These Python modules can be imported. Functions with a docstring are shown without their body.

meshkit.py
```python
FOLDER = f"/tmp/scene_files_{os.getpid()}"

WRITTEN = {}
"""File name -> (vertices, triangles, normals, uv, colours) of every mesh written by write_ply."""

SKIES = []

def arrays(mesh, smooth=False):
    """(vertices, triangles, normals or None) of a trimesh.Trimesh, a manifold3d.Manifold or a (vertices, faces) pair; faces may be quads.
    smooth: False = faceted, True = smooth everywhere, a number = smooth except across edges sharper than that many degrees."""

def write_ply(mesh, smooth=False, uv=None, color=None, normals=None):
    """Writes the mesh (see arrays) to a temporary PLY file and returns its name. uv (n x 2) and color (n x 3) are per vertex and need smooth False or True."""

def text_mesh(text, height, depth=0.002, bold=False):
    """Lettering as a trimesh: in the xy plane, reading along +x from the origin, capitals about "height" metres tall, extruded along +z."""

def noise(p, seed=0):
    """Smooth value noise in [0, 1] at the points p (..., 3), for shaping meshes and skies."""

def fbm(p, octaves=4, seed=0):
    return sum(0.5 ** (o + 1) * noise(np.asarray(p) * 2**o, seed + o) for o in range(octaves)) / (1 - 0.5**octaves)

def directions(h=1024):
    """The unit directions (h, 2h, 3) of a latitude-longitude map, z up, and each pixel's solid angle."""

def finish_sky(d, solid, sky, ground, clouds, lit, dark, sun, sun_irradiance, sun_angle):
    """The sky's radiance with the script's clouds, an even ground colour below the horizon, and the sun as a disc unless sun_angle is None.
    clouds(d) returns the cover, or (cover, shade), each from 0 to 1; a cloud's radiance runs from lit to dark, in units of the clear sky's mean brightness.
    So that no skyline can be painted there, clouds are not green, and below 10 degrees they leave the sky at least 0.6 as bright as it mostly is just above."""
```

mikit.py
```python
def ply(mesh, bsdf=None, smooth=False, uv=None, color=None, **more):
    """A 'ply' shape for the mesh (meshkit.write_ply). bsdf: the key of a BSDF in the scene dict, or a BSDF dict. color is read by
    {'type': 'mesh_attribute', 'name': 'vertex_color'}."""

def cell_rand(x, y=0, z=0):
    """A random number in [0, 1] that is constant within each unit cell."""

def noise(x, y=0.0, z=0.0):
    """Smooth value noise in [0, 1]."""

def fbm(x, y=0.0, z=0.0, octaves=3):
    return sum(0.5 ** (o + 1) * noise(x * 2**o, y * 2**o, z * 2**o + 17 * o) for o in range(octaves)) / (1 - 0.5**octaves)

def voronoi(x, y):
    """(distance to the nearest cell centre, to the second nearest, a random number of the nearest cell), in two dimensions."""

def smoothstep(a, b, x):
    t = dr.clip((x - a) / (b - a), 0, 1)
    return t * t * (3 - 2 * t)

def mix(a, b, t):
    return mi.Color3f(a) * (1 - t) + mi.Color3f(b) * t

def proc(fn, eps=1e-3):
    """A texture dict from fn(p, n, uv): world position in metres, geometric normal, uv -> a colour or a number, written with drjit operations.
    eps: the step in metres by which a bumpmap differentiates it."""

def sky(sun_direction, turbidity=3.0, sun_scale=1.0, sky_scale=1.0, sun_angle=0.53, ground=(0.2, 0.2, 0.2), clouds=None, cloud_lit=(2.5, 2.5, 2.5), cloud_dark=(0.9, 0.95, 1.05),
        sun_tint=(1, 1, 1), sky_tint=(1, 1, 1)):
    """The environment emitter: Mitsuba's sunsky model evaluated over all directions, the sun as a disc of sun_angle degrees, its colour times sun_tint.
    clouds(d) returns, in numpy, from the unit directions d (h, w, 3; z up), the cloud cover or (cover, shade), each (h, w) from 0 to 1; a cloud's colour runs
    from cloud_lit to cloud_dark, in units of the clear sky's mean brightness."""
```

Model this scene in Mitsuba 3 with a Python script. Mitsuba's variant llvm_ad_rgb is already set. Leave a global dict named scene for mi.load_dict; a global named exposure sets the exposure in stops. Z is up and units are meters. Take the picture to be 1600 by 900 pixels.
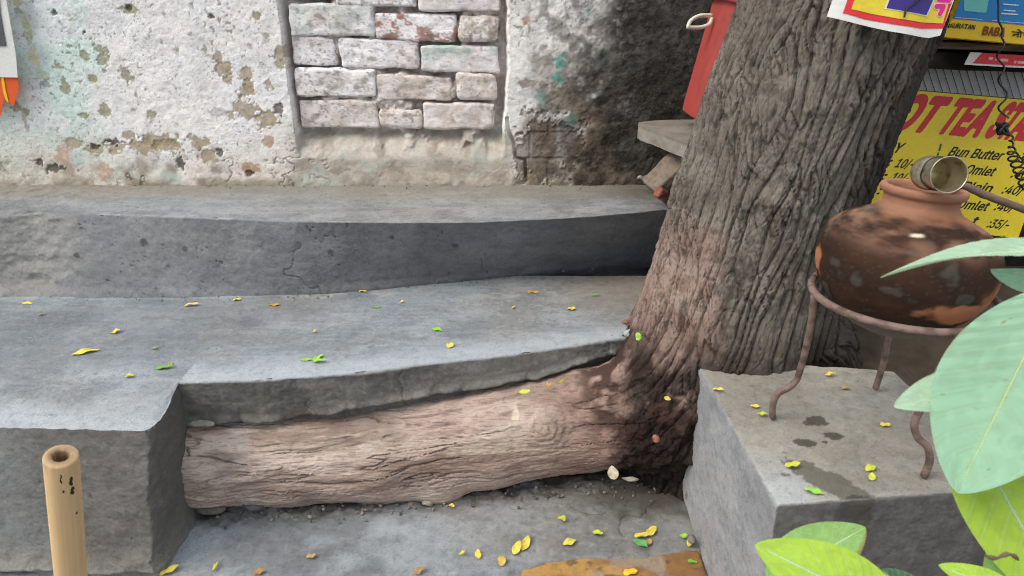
import math, random
import numpy as np
import trimesh
import shapely, shapely.geometry as sg, shapely.affinity as sa, shapely.ops as so
import mitsuba as mi
import drjit as dr
import mikit, meshkit
from mikit import noise as tn, fbm as tfbm, smoothstep as tss, mix as tmix

T = mi.ScalarTransform4f
# ------------------------------------------------------------------ camera, sky, exposure
HC, PITCH, FPX = 1.45, math.radians(22.0), 1155.0
CAM = np.array([0.0, 0.0, HC])
FWD = np.array([0.0, math.cos(PITCH), -math.sin(PITCH)])
UPV = np.array([0.0, math.sin(PITCH), math.cos(PITCH)])
RGT = np.array([1.0, 0.0, 0.0])
scene, labels = {}, {}
scene['camera'] = {'type': 'thinlens', 'fov': 2 * math.degrees(math.atan(800 / FPX)), 'fov_axis': 'x',
                   'aperture_radius': 0.0011, 'focus_distance': 1.72, 'near_clip': 0.02, 'far_clip': 200.0,
                   'to_world': T().look_at(origin=CAM.tolist(), target=(CAM + FWD).tolist(), up=[0, 0, 1])}
scene['sky'] = mikit.sky([-0.62, -0.40, 0.80], turbidity=3, sun_scale=0.24, sun_angle=34, clouds=lambda d: (np.ones(d.shape[:2]), 1 - np.clip(d[..., 2], 0, 1) ** .9),
                         cloud_lit=(1.46, 1.60, 1.76), cloud_dark=(0.58, 0.63, 0.69), sun_tint=(.88, .96, 1.08))
exposure = 3.2

# ------------------------------------------------------------------ measuring helpers (a pixel of the photograph to a point at a known plane)
def ray(px, py): return FWD + RGT * ((px - 800) / FPX) + UPV * ((450 - py) / FPX)
def at(px, py, t): return CAM + ray(px, py) * t
def onz(px, py, z):
    d = ray(px, py); return CAM + d * ((z - HC) / d[2])
def ony(px, py, y):
    d = ray(px, py); return CAM + d * (y / d[1])
def onplane(px, py, o, n):
    d = ray(px, py); return CAM + d * (np.dot(np.asarray(o) - CAM, n) / np.dot(d, n))
def unit(v): v = np.asarray(v, float); return v / np.linalg.norm(v)
def sst(a, b, x):
    t = np.clip((np.asarray(x, float) - a) / (b - a), 0, 1); return t * t * (3 - 2 * t)
def lerp(a, b, t): return a + (b - a) * t
def cmix(c, d, t):
    t = np.asarray(t)[..., None]; return c * (1 - t) + np.asarray(d, float) * t
def srgb(r, g, b):
    c = np.array([r, g, b], float) / 255; return np.where(c < .04045, c / 12.92, ((c + .055) / 1.055) ** 2.4)
def n2(x, y, s=1.0, seed=0): return meshkit.noise(np.stack([np.asarray(x) / s, np.asarray(y) / s, np.full(np.shape(x), seed * 7.31 + .37)], -1), seed)
def f2(x, y, s=1.0, seed=0, o=4): return meshkit.fbm(np.stack([np.asarray(x) / s, np.asarray(y) / s, np.full(np.shape(x), seed * 7.31 + .37)], -1), o, seed)
def f3(p, s=1.0, seed=0, o=4): return meshkit.fbm(np.asarray(p) / s + seed * 3.7, o, seed)
def vor(a, b, seed=0, jit=.9):
    i, j = np.floor(a), np.floor(b); f = np.full(a.shape, 9.); s = f.copy(); w = np.zeros(a.shape)
    def h(x, y, k):
        q = (x.astype(np.int64) * 374761393 + y.astype(np.int64) * 668265263 + (k + seed * 13) * 2147483647) & 0xFFFFFFFF
        q = ((q ^ (q >> 13)) * 1274126177) & 0xFFFFFFFF
        return ((q ^ (q >> 16)) & 0xFFFFFF) / 16777215.
    for di in (-1, 0, 1):
        for dj in (-1, 0, 1):
            cx, cy = i + di, j + dj
            d = np.hypot(cx + .5 + jit * (h(cx, cy, 1) - .5) - a, cy + .5 + jit * (h(cx, cy, 2) - .5) - b)
            s = np.where(d < f, f, np.minimum(s, d)); w = np.where(d < f, h(cx, cy, 3), w); f = np.minimum(f, d)
    return f, s, w
def gridmesh(P, flip=False):
    n, m = P.shape[:2]; k = np.arange(n * m).reshape(n, m)
    q = np.stack([k[:-1, :-1], k[1:, :-1], k[1:, 1:], k[:-1, 1:]], -1).reshape(-1, 4)
    if flip: q = q[:, ::-1]
    return P.reshape(-1, 3), np.vstack([q[:, [0, 1, 2]], q[:, [0, 2, 3]]])
def tube(pts, rad, n=10, caps=True):
    pts = np.asarray(pts, float); rad = np.broadcast_to(rad, len(pts)).astype(float)
    tan = np.gradient(pts, axis=0); tan /= np.linalg.norm(tan, axis=1, keepdims=True) + 1e-12
    u = np.cross(tan[0], [0.31, 0.17, 0.93]); u = unit(u); V = []
    for p, r, t in zip(pts, rad, tan):
        u = unit(u - t * np.dot(u, t)); w = np.cross(t, u); a = np.arange(n) * 2 * np.pi / n
        V.append(p + r * (np.cos(a)[:, None] * u + np.sin(a)[:, None] * w))
    V = np.vstack(V); F = []
    for i in range(len(pts) - 1):
        for j in range(n):
            a, b = i * n + j, i * n + (j + 1) % n; F += [[a, b, b + n], [a, b + n, a + n]]
    if caps:
        for e, s in ((0, -1), (len(pts) - 1, 1)):
            c = len(V); V = np.vstack([V, pts[e]])
            for j in range(n):
                a, b = e * n + j, e * n + (j + 1) % n; F.append([a, b, c][::s])
    return trimesh.Trimesh(V, np.array(F), process=False)
def smooth_path(pts, n=40):
    from scipy.interpolate import CubicSpline, PchipInterpolator
    pts = np.asarray(pts, float); d = np.r_[0, np.cumsum(np.linalg.norm(np.diff(pts, axis=0), axis=1))]
    return PchipInterpolator(d, pts, axis=0)(np.linspace(0, d[-1], n))
def lathe(prof, n=64):
    prof = np.asarray(prof, float); a = np.arange(n + 1) * 2 * np.pi / n
    P = np.stack([prof[:, 0][:, None] * np.cos(a), prof[:, 0][:, None] * np.sin(a), np.repeat(prof[:, 1][:, None], n + 1, 1)], -1)
    return P
def rough_box(c8, N=24, r=.15, amp=.004, scale=.03, seed=0, octs=4):
    """rounded box: c8 = eight corners in binary order xyz; unit cube grid, corners rounded by r (of the half size)"""
    m = trimesh.creation.box((2, 2, 2)); g = np.linspace(-1, 1, N + 1); V, F = [], []
    for ax in range(3):
        for s in (-1, 1):
            A, B = np.meshgrid(g, g, indexing='ij'); P = np.zeros(A.shape + (3,))
            P[..., ax] = s; P[..., (ax + 1) % 3] = A * s; P[..., (ax + 2) % 3] = B
            v, f = gridmesh(P, flip=False); F.append(f + sum(map(len, V))); V.append(v)
    m = trimesh.Trimesh(np.vstack(V), np.vstack(F)[:, ::1], process=False); m.merge_vertices()
    c8 = np.asarray(c8, float)
    size = np.array([np.linalg.norm(c8[4] - c8[0]), np.linalg.norm(c8[2] - c8[0]), np.linalg.norm(c8[1] - c8[0])])
    rr = r / (size / 2); p = m.vertices
    inner = np.clip(p, -(1 - rr), 1 - rr); d = (p - inner) / rr
    ln = np.linalg.norm(d, axis=1, keepdims=True); p = inner + np.where(ln > 0, d / np.maximum(ln, 1e-9), 0) * rr
    u = (p + 1) / 2; out = 0
    for k in range(8):
        w = np.prod([u[:, a] if (k >> (2 - a)) & 1 else 1 - u[:, a] for a in range(3)], axis=0)
        out = out + w[:, None] * c8[k]
    m = trimesh.Trimesh(out, m.faces, process=False)
    if np.linalg.det(np.array([c8[4] - c8[0], c8[2] - c8[0], c8[1] - c8[0]])) < 0: m.invert()
    if m.volume < 0: m.invert()
    nrm = m.vertex_normals
    m.vertices = m.vertices + nrm * (amp * 2 * (f3(m.vertices, scale, seed, octs) - .5))[:, None]
    return m
def box8(lo, hi):
    return [[(lo, hi)[(k >> 2) & 1][0], (lo, hi)[(k >> 1) & 1][1], (lo, hi)[k & 1][2]] for k in range(8)]
def stone(c, r, seed, N=10):
    m = trimesh.creation.icosphere(subdivisions=3, radius=1.0); p = m.vertices
    f, s, w = vor(p[:, 0] * 1.1 + seed, p[:, 1] * 1.1 + p[:, 2], seed)
    k = .72 + .5 * meshkit.fbm(p * .9 + seed * 5.1, 3, seed) + .06 * (meshkit.noise(p * 5 + seed, seed) - .5)
    rng = np.random.RandomState(seed)
    for _ in range(7):
        n = unit(rng.normal(size=3)); h = .62 + .2 * rng.rand(); dd = (p * k[:, None]) @ n
        k = np.where(dd > h, k * (h + (dd - h) * .12) / np.maximum(dd, 1e-6), k)
    m.vertices = p * k[:, None] * np.asarray(r) + np.asarray(c); return m

count = {}
def key(name, parent=None):
    full = (parent + '__' if parent else '') + name
    k = count.get(full, 0); count[full] = k + 1
    return full if k == 0 else f'{full}_{k:03d}'
def obj(name, mesh, bsdf, parent=None, smooth=False, color=None, label=None, cat=None, group=None, kind=None, uv=None):
    k = key(name, parent); scene[k] = mikit.ply(mesh, bsdf, smooth=smooth, color=color, uv=uv)
    tag(k, label, cat, group, kind); return k
def tag(k, label=None, cat=None, group=None, kind=None):
    d = {a: b for a, b in (('label', label), ('category', cat), ('group', group), ('kind', kind)) if b}
    if d: labels[k] = d
def thing(name, label, cat, group=None, kind=None):
    k = key(name); tag(k, label, cat, group, kind); return k

# ------------------------------------------------------------------ materials
VC = {'type': 'mesh_attribute', 'name': 'vertex_color'}
def pr(color, rough=.6, spec=.4, **k):
    c = color if isinstance(color, dict) else {'type': 'rgb', 'value': [float(x) for x in color]}
    return {'type': 'principled', 'base_color': c, 'roughness': rough, 'specular': spec, **k}
def two(b): return {'type': 'twosided', 'bsdf': b}
def bump(b, fn, scale, eps=.0008): return two({'type': 'bumpmap', 'arbitrary': mikit.proc(fn, eps), 'scale': scale, 'bsdf': b})
def grit(p, n, uv): return tn(p.x * 420, p.y * 420, p.z * 420) * .6 + tn(p.x * 150, p.y * 150, p.z * 150)
def speckled(rough, spec, wfn, dark, hfn, scale, eps=.0006):
    return two({'type': 'bumpmap', 'arbitrary': mikit.proc(hfn, eps), 'scale': scale,
                'bsdf': {'type': 'blendbsdf', 'weight': mikit.proc(wfn), 'base': pr(VC, rough, spec), 'fleck': pr(dark, rough, spec)}})
def w_con(p, n, uv): return 0.19 * tss(.60, .80, tn(p.x * 330, p.y * 330, p.z * 330)) + .16 * tss(.45, .75, tfbm(p.x * 70, p.y * 70, p.z * 70, 3))
def h_con(p, n, uv): return tn(p.x * 460, p.y * 460, p.z * 460) * .35 + tn(p.x * 190, p.y * 190, p.z * 190) + 1.6 * tn(p.x * 75, p.y * 75, p.z * 75)
scene['mat_concrete'] = speckled(.75, .32, w_con, (.045, .045, .048), h_con, .0010)
def w_pla(p, n, uv): return .30 * tss(.66, .84, tn(p.x * 300, p.y * 300, p.z * 300)) + .12 * tss(.45, .75, tfbm(p.x * 60, p.y * 60, p.z * 60, 3))
scene['mat_plaster'] = speckled(.88, .2, w_pla, (.16, .145, .12), h_con, .0009)
def w_brk(p, n, uv): return .45 * tss(.52, .74, tfbm(p.x * 300, p.y * 300, p.z * 75, 2))
def h_brk(p, n, uv): return tfbm(p.x * 170, p.y * 170, p.z * 38, 3) * 2.0 + tn(p.x * 420, p.y * 420, p.z * 150) * .5
scene['mat_bark'] = speckled(.85, .2, w_brk, (.035, .028, .023), h_brk, .0030)
def w_rt(p, n, uv): return .36 * tss(.52, .74, tfbm(p.x * 60, p.y * 300, p.z * 300, 2))
def h_rt(p, n, uv): return tfbm(p.x * 36, p.y * 190, p.z * 190, 3) * 2.0 + tn(p.x * 200, p.y * 420, p.z * 420) * .5
scene['mat_root'] = speckled(.82, .22, w_rt, (.09, .058, .046), h_rt, .0022)
scene['mat_clay'] = bump(pr(VC, .68, .10), grit, .0005)
scene['mat_vertex'] = two(pr(VC, .6, .4))
scene['mat_leaf'] = {'type': 'principledthin', 'base_color': VC, 'roughness': .38, 'spec_trans': 0.0, 'diff_trans': .7, 'eta': 1.45}
scene['mat_litter'] = two(pr(VC, .5, .4))
def wood_fn(p, n, uv):
    g = tfbm(p.x * 9, p.y * 60, p.z * 90, 4); k = tn(p.x * 5, p.y * 7, p.z * 9)
    return tmix((.05, .042, .034), (.19, .165, .135), tss(.3, .75, g) * (.5 + .6 * k))
scene['mat_old_wood'] = two(pr(mikit.proc(wood_fn), .8, .2))
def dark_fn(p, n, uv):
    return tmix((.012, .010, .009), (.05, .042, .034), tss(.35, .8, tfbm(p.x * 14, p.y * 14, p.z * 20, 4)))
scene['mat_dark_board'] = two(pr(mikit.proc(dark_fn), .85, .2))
def grime(c, dirt=(.12, .10, .07), s=16., amt=.5):
    def fn(p, n, uv): return tmix(c, dirt, tss(.5, .95, tfbm(p.x * s, p.y * s, p.z * s, 4)) * amt + .12 * tn(p.x * 180, p.y * 180, p.z * 180))
    return mikit.proc(fn)
scene['mat_sign_yellow'] = two(pr(grime((.86, .66, .02), dirt=(.35, .26, .05), s=9., amt=.35), .42, .5))
scene['mat_sign_red'] = two(pr((.62, .02, .03), .42, .5))
scene['mat_ink'] = two(pr((.015, .014, .013), .45, .4))
scene['mat_green_ink'] = two(pr((.02, .16, .03), .45, .4))
scene['mat_paper'] = two(pr(grime((.74, .74, .72), amt=.25), .6, .4))
scene['mat_poster_red'] = two(pr((.66, .035, .045), .5, .4))
scene['mat_poster_yellow'] = two(pr(grime((.78, .62, .04), amt=.2), .5, .4))
scene['mat_poster_violet'] = two(pr((.045, .025, .20), .5, .4))
scene['mat_poster_pink'] = two(pr((.62, .02, .22), .5, .4))
scene['mat_pale_pink'] = two(pr((.80, .42, .45), .5, .4))
scene['mat_box_blue'] = two(pr((.008, .20, .50), .45, .5))
scene['mat_box_mint'] = two(pr((.16, .52, .48), .45, .5))
scene['mat_box_yellow'] = two(pr((.78, .50, .012), .45, .5))
scene['mat_brown_ink'] = two(pr((.20, .05, .015), .5, .4))
scene['mat_rubber'] = two(pr((.012, .012, .013), .38, .5))
scene['mat_white_plastic'] = two(pr((.70, .66, .56), .45, .5))
scene['mat_orange_paper'] = two(pr((.72, .11, .03), .6, .3))
scene['mat_grey_print'] = two(pr((.10, .10, .11), .6, .3))
def rust_fn(p, n, uv):
    return tmix((.21, .145, .125), (.09, .06, .05), tss(.35, .8, tfbm(p.x * 70, p.y * 70, p.z * 70, 4)))
scene['mat_rust'] = two({'type': 'bumpmap', 'arbitrary': mikit.proc(grit, .0008), 'scale': .0005, 'bsdf': pr(mikit.proc(rust_fn), .62, .4)})
def bin_fn(p, n, uv):
    return tmix((.36, .055, .048), (.25, .052, .045), tss(.4, .85, tfbm(p.x * 22, p.y * 22, p.z * 9, 4)))
scene['mat_red_plastic'] = two(pr(mikit.proc(bin_fn), .5, .4))
def steel_fn(p, n, uv):
    return tmix((.62, .56, .42), (.30, .25, .16), tss(.45, .8, tfbm(p.x * 90, p.y * 90, p.z * 90, 4)))
scene['mat_cup'] = two(pr(mikit.proc(steel_fn), .34, .5, metallic=.9))
def stick_fn(p, n, uv):
    return tmix((.20, .14, .10), (.09, .06, .045), tfbm(p.x * 25, p.y * 120, p.z * 160, 3))
scene['mat_stick'] = two(pr(mikit.proc(stick_fn), .7, .3))
def mesh_strip(p, n, uv): return tmix((.52, .52, .53), (.36, .36, .37), tfbm(p.x * 20, p.y * 20, p.z * 20, 3))
scene['mat_grey_sheet'] = two(pr(mikit.proc(mesh_strip), .5, .4))

def grain(c, seed, amt=.16):
    return np.clip(c * (1 + amt * (np.random.RandomState(seed).rand(*c.shape[:-1]) - .5))[..., None], .004, .92)
# ------------------------------------------------------------------ the ground
g = 14; X, Y = np.meshgrid(np.linspace(-40, 40, 60), np.linspace(-40, 40, 60), indexing='ij')
scene['mat_road'] = two(pr(mikit.proc(lambda p, n, uv: tmix((.13, .125, .115), (.24, .23, .21), tfbm(p.x * 3, p.y * 3, p.z, 5))), .85, .3))
obj('pavement', gridmesh(np.stack([X, Y, X * 0 + .06], -1)), 'mat_road', kind='structure', label='dusty grey ground in front of the steps')

# ------------------------------------------------------------------ wall with bricked-up recess
YW = 2.225
def W(px, py): p = ony(px, py, YW); return p[0], p[2]
def dist_blob(x, z, px, py, rx, ry, warp):
    cx, cz = W(px, py); k = 540.
    return np.hypot((x - cx) * k / rx, (z - cz) * k * .93 / ry) + warp
xs = np.r_[np.arange(-1.62, .82, .0026)]; zs = np.arange(.86, 1.52, .0026)
X, Z = np.meshgrid(xs, zs, indexing='ij')
wx = (f2(X, Z, .05, 3, 3) - .5); wz = (f2(X, Z, .05, 4, 3) - .5)
big = f2(X, Z, .35, 5, 4); mid = f2(X, Z, .06, 6, 4); fine = f2(X, Z, .012, 7, 3); sp = n2(X, Z, .007, 8)
rl, rr_, rb = W(443, 100)[0], W(791, 100)[0], W(600, 206)[1]
Xw = X + wx * np.where(X > .2 * (rl + rr_), .012, .005)
rl_t = rl + .006 + .012 * (1.42 - Z) / .36       # jambs lean slightly
rr_t = rr_ - .012 * sst(1.25, 1.05, Z) + .01 * (f2(Z * 0 + 3, Z, .06, 11, 3) - .5)
rec = sst(-.007, .004, Xw - rl_t) * sst(-.007, .004, rr_t - Xw) * sst(-.085, .014, Z - rb - .02 * (f2(X, Z * 0, .07, 9, 3) - .5))
# plaster relief
h = (big - .5) * .020 + (mid - .5) * .007 + (fine - .5) * .0022
lowz = W(600, 243)[1]
low = sst(.06, -.05, Z - lowz + (mid - .5) * .12)
h += low * ((f2(X, Z, .045, 12, 4) - .5) * .010 + .004)
h += .010 * sst(.05, 0, Z - .893) * (f2(X, Z, .08, 13, 3))                                   # mortar fillet at the foot
# base colours
col = np.empty(X.shape + (3,)); col[:] = (.82, .80, .79)
green = sst(.45, .62, f2(X, Z, .28, 14, 4) + .25 * sst(W(330, 0)[0], W(60, 0)[0], X) - .12)
col = cmix(col, (.60, .74, .70), green * sst(W(520, 0)[0], W(350, 0)[0], X))
col = cmix(col, (.80, .80, .83), sst(.5, .68, f2(X, Z, .09, 15, 4)) * .7)
col = cmix(col, (.48, .47, .47), sst(.52, .8, mid) * .40 + sst(.52, .75, fine) * .40)
dusty = sst(.12, -.08, Z - lowz + (big - .5) * .22)
col = cmix(col, (.56, .49, .42), dusty * .80)
col = cmix(col, (.25, .205, .155), sst(.5, .72, f2(X, Z, .045, 16, 4)) * low * .8)
col = cmix(col, (.22, .18, .13), sst(.035, 0, Z - .897) * sst(.38, .6, mid) * .75)
# grey rough strip at far left, tinted stains
xl = W(45, 0)[0]
st = sst(.06, .0, np.abs(X - xl + .01 * wx)) * sst(W(0, 135)[1], W(0, 60)[1], Z)
col = cmix(col, (.36, .37, .40), st * .6 * sst(.3, .6, mid))
# flakes: paint gone, older coat below
flk = np.full(X.shape, 9.); warp = (f2(X, Z, .010, 17, 4) - .5) * 5.5 + (f2(X, Z, .03, 18, 3) - .5) * 2.0
OL, BR, DK, OR, PK, TE = (.27, .255, .14), (.34, .265, .165), (.085, .066, .05), (.36, .18, .06), (.46, .28, .20), (.08, .36, .29)
flakes = [(163, 90, 9, 13, OL), (102, 137, 9, 10, OL), (198, 117, 9, 10, OL), (133, 88, 8, 6, OL), (146, 122, 7, 6, OL), (203, 14, 16, 6, OL), (165, 173, 9, 11, OL),
          (240, 179, 6, 8, OL), (130, 180, 7, 5, OL), (402, 24, 9, 6, OL), (350, 108, 12, 11, BR), (357, 123, 8, 7, BR), (385, 117, 10, 9, BR), (388, 133, 9, 9, BR),
          (382, 143, 14, 8, BR), (382, 171, 20, 15, BR), (418, 189, 17, 12, BR), (420, 133, 8, 9, BR), (338, 90, 8, 8, BR), (438, 90, 8, 16, BR), (437, 173, 8, 8, DK), (421, 221, 9, 8, OR),
          (150, 233, 18, 8, BR), (183, 229, 22, 9, BR), (180, 222, 14, 5, DK), (147, 229, 9, 5, DK), (222, 228, 18, 12, BR), (250, 218, 30, 9, BR), (265, 228, 24, 9, BR), (310, 222, 14, 10, BR), (325, 243, 12, 9, BR),
          (115, 224, 12, 9, BR), (202, 210, 9, 8, BR), (101, 243, 15, 17, PK), (165, 264, 13, 12, PK), (85, 262, 16, 7, DK), (63, 254, 8, 5, DK), (283, 255, 6, 9, DK), (392, 264, 14, 9, OR), (392, 270, 9, 5, DK),
          (42, 32, 6, 16, (.46, .47, .22)), (44, 58, 5, 10, (.46, .47, .25)), (53, 88, 8, 12, (.60, .50, .25)), (28, 2, 10, 8, (.40, .36, .12)), (68, 118, 9, 8, (.40, .46, .30)), (72, 132, 9, 6, (.22, .21, .22)),
          (30, 18, 8, 4, (.25, .25, .27)), (822, 34, 6, 6, OR), (822, 130, 14, 5, (.17, .095, .07)), (23, 168, 7, 7, OL), (40, 174, 5, 4, OL), (38, 190, 3, 16, (.40, .33, .24)), (340, 175, 14, 6, (.40, .38, .39)),
          (120, 248, 12, 12, (.45, .54, .54)), (268, 275, 14, 9, (.38, .46, .42)), (85, 20, 4, 4, DK), (330, 26, 4, 3, DK), (200, 12, 4, 4, DK), (132, 50, 2, 2, DK), (480, 255, 16, 5, (.30, .25, .19)), (345, 238, 6, 5, DK)]
for px, py, rx, ry, c in flakes:
    d = dist_blob(X, Z, px, py, rx, ry, warp * .45)
    m = sst(1.12, .92, d); soft = c not in (OL, BR, DK)
    h -= (.0016 if c is not DK else .006) * m * (0 if soft else 1)
    col = cmix(col, np.array(c), m * (.70 + .45 * (fine - .3) if not soft else .65))
# small random pocks
sm = sst(.63, .68, f2(X, Z, .010, 19, 3)) * sst(.50, .64, f2(X, Z, .10, 20, 3)); h -= .0012 * sm; col = cmix(col, (.27, .245, .17), sm * .8)
sm = sst(.72, .76, f2(X, Z, .0065, 21, 2)) * sst(.35, .55, f2(X, Z, .07, 220, 3)); h -= .0006 * sm; col = cmix(col, (.24, .235, .22), sm * .75)
# right hand part: soot with tree shade painted in, brown stains, bricks laid bare low down
px_ = lambda a: W(a, 140)[0]
soot = sst(px_(850), px_(985), X + (big - .5) * .30 + (mid - .5) * .20 + (f2(X, Z, .025, 22, 3) - .5) * .10 - .05 * sst(1.1, 1.4, Z) + .03)
mott = sst(px_(800), px_(850), X + (mid - .5) * .1) * sst(W(0, 10)[1], W(0, 190)[1], Z + (big - .5) * .3)
h += sst(px_(800), px_(860), X) * ((f2(X, Z, .035, 23, 4) - .5) * .014)
col = cmix(col, (.20, .145, .10), mott * sst(.30, .55, f2(X, Z, .05, 24, 4)) * .9)
col = cmix(col, (.12, .10, .078), sst(px_(800), px_(860), X) * sst(.48, .62, f2(X, Z, .022, 25, 4)) * .6)
for px, py, rx, ry in ((877, 104, 9, 16), (872, 118, 12, 10), (940, 95, 13, 15), (918, 18, 7, 10), (890, 190, 12, 12), (845, 150, 10, 14), (990, 105, 8, 7)):
    col = cmix(col, np.array(TE), sst(1.1, .7, dist_blob(X, Z, px, py, rx, ry, warp * .6)) * (.75 if px in (877, 872) else .4))
bare = sst(1.05, .95, dist_blob(X, Z, 850, 232, 58, 52, warp * .22 + (mid - .5) * 2.0)) * sst(px_(798), px_(806), X)
h -= .004 * bare
bx = (X - W(800, 0)[0]) / .11; bz = (Z - .893) / .078; row = np.floor(bz)
jx = np.abs(((bx + .5 * (row % 2)) % 1) - .5) > .46; jz = ((bz % 1) < .10)
h -= .003 * bare * (jx | jz) * sst(.35, .6, mid)
col = cmix(col, cmix(np.full(X.shape + (3,), .0) + (.075, .052, .042), (.13, .10, .078), sst(.4, .7, mid)), bare * .6)
col = cmix(col, (.016, .014, .012), soot * (.90 + .1 * mid) * (1 - .35 * sst(.55, .7, f2(X, Z, .02, 26, 4)) * sst(px_(1010), px_(930), X)))
# crack running down from the recess
cpts = np.array([W(*q) for q in ((792, 185), (797, 205), (803, 222), (805, 247), (820, 250), (823, 282))])
def seg2(a, b):
    t = np.clip(((Xw - a[0]) * (b - a)[0] + (Z - a[1]) * (b - a)[1]) / ((b - a) @ (b - a)), 0, 1)
    return np.hypot(Xw - a[0] - t * (b - a)[0], Z - a[1] - t * (b - a)[1])
cd = np.min([seg2(a, b) for a, b in zip(cpts[:-1], cpts[1:])], axis=0)
h -= .016 * sst(.006, .002, cd)
cr = sst(.010, .0, np.abs(f2(X, Z, .09, 27, 4) - .5)) * low; cr = cr * sst(.5, .62, f2(X, Z, .12, 240, 3)); h -= .004 * cr; col = cmix(col, (.15, .12, .09), cr * .6)
# the recess: mortar bed behind the bricks
mort = (f2(X, Z, .022, 28, 4) - .5) * .03 - .040 * sst(.46, .62, f2(X, Z, .045, 221, 3)) * sst(rl_t + .02, rl_t + .05, X) * sst(rr_t - .02, rr_t - .05, X)
Yv = YW - h * (1 - rec) + rec * (.078 + mort)
und = sst(.012, -.02, Z - rb + .02 * (mid - .5)) * sst(-.03, .02, X - rl) * sst(.04, -.01, X - rr_); col = cmix(col, (.43, .385, .33), und * .8); col = cmix(col, (.27, .23, .19), und * sst(.48, .66, f2(X, Z, .04, 241, 4)) * .6); col = cmix(col, (.44, .50, .46), und * sst(.55, .65, f2(X, Z, .05, 242, 3)) * .5)
inrec = rec * sst(-.005, .02, Z - rb); col = cmix(col, (.46, .41, .375), inrec); col = cmix(col, (.70, .66, .64), inrec * sst(.42, .55, f2(X, Z, .03, 29, 3)) * .7); 

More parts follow.
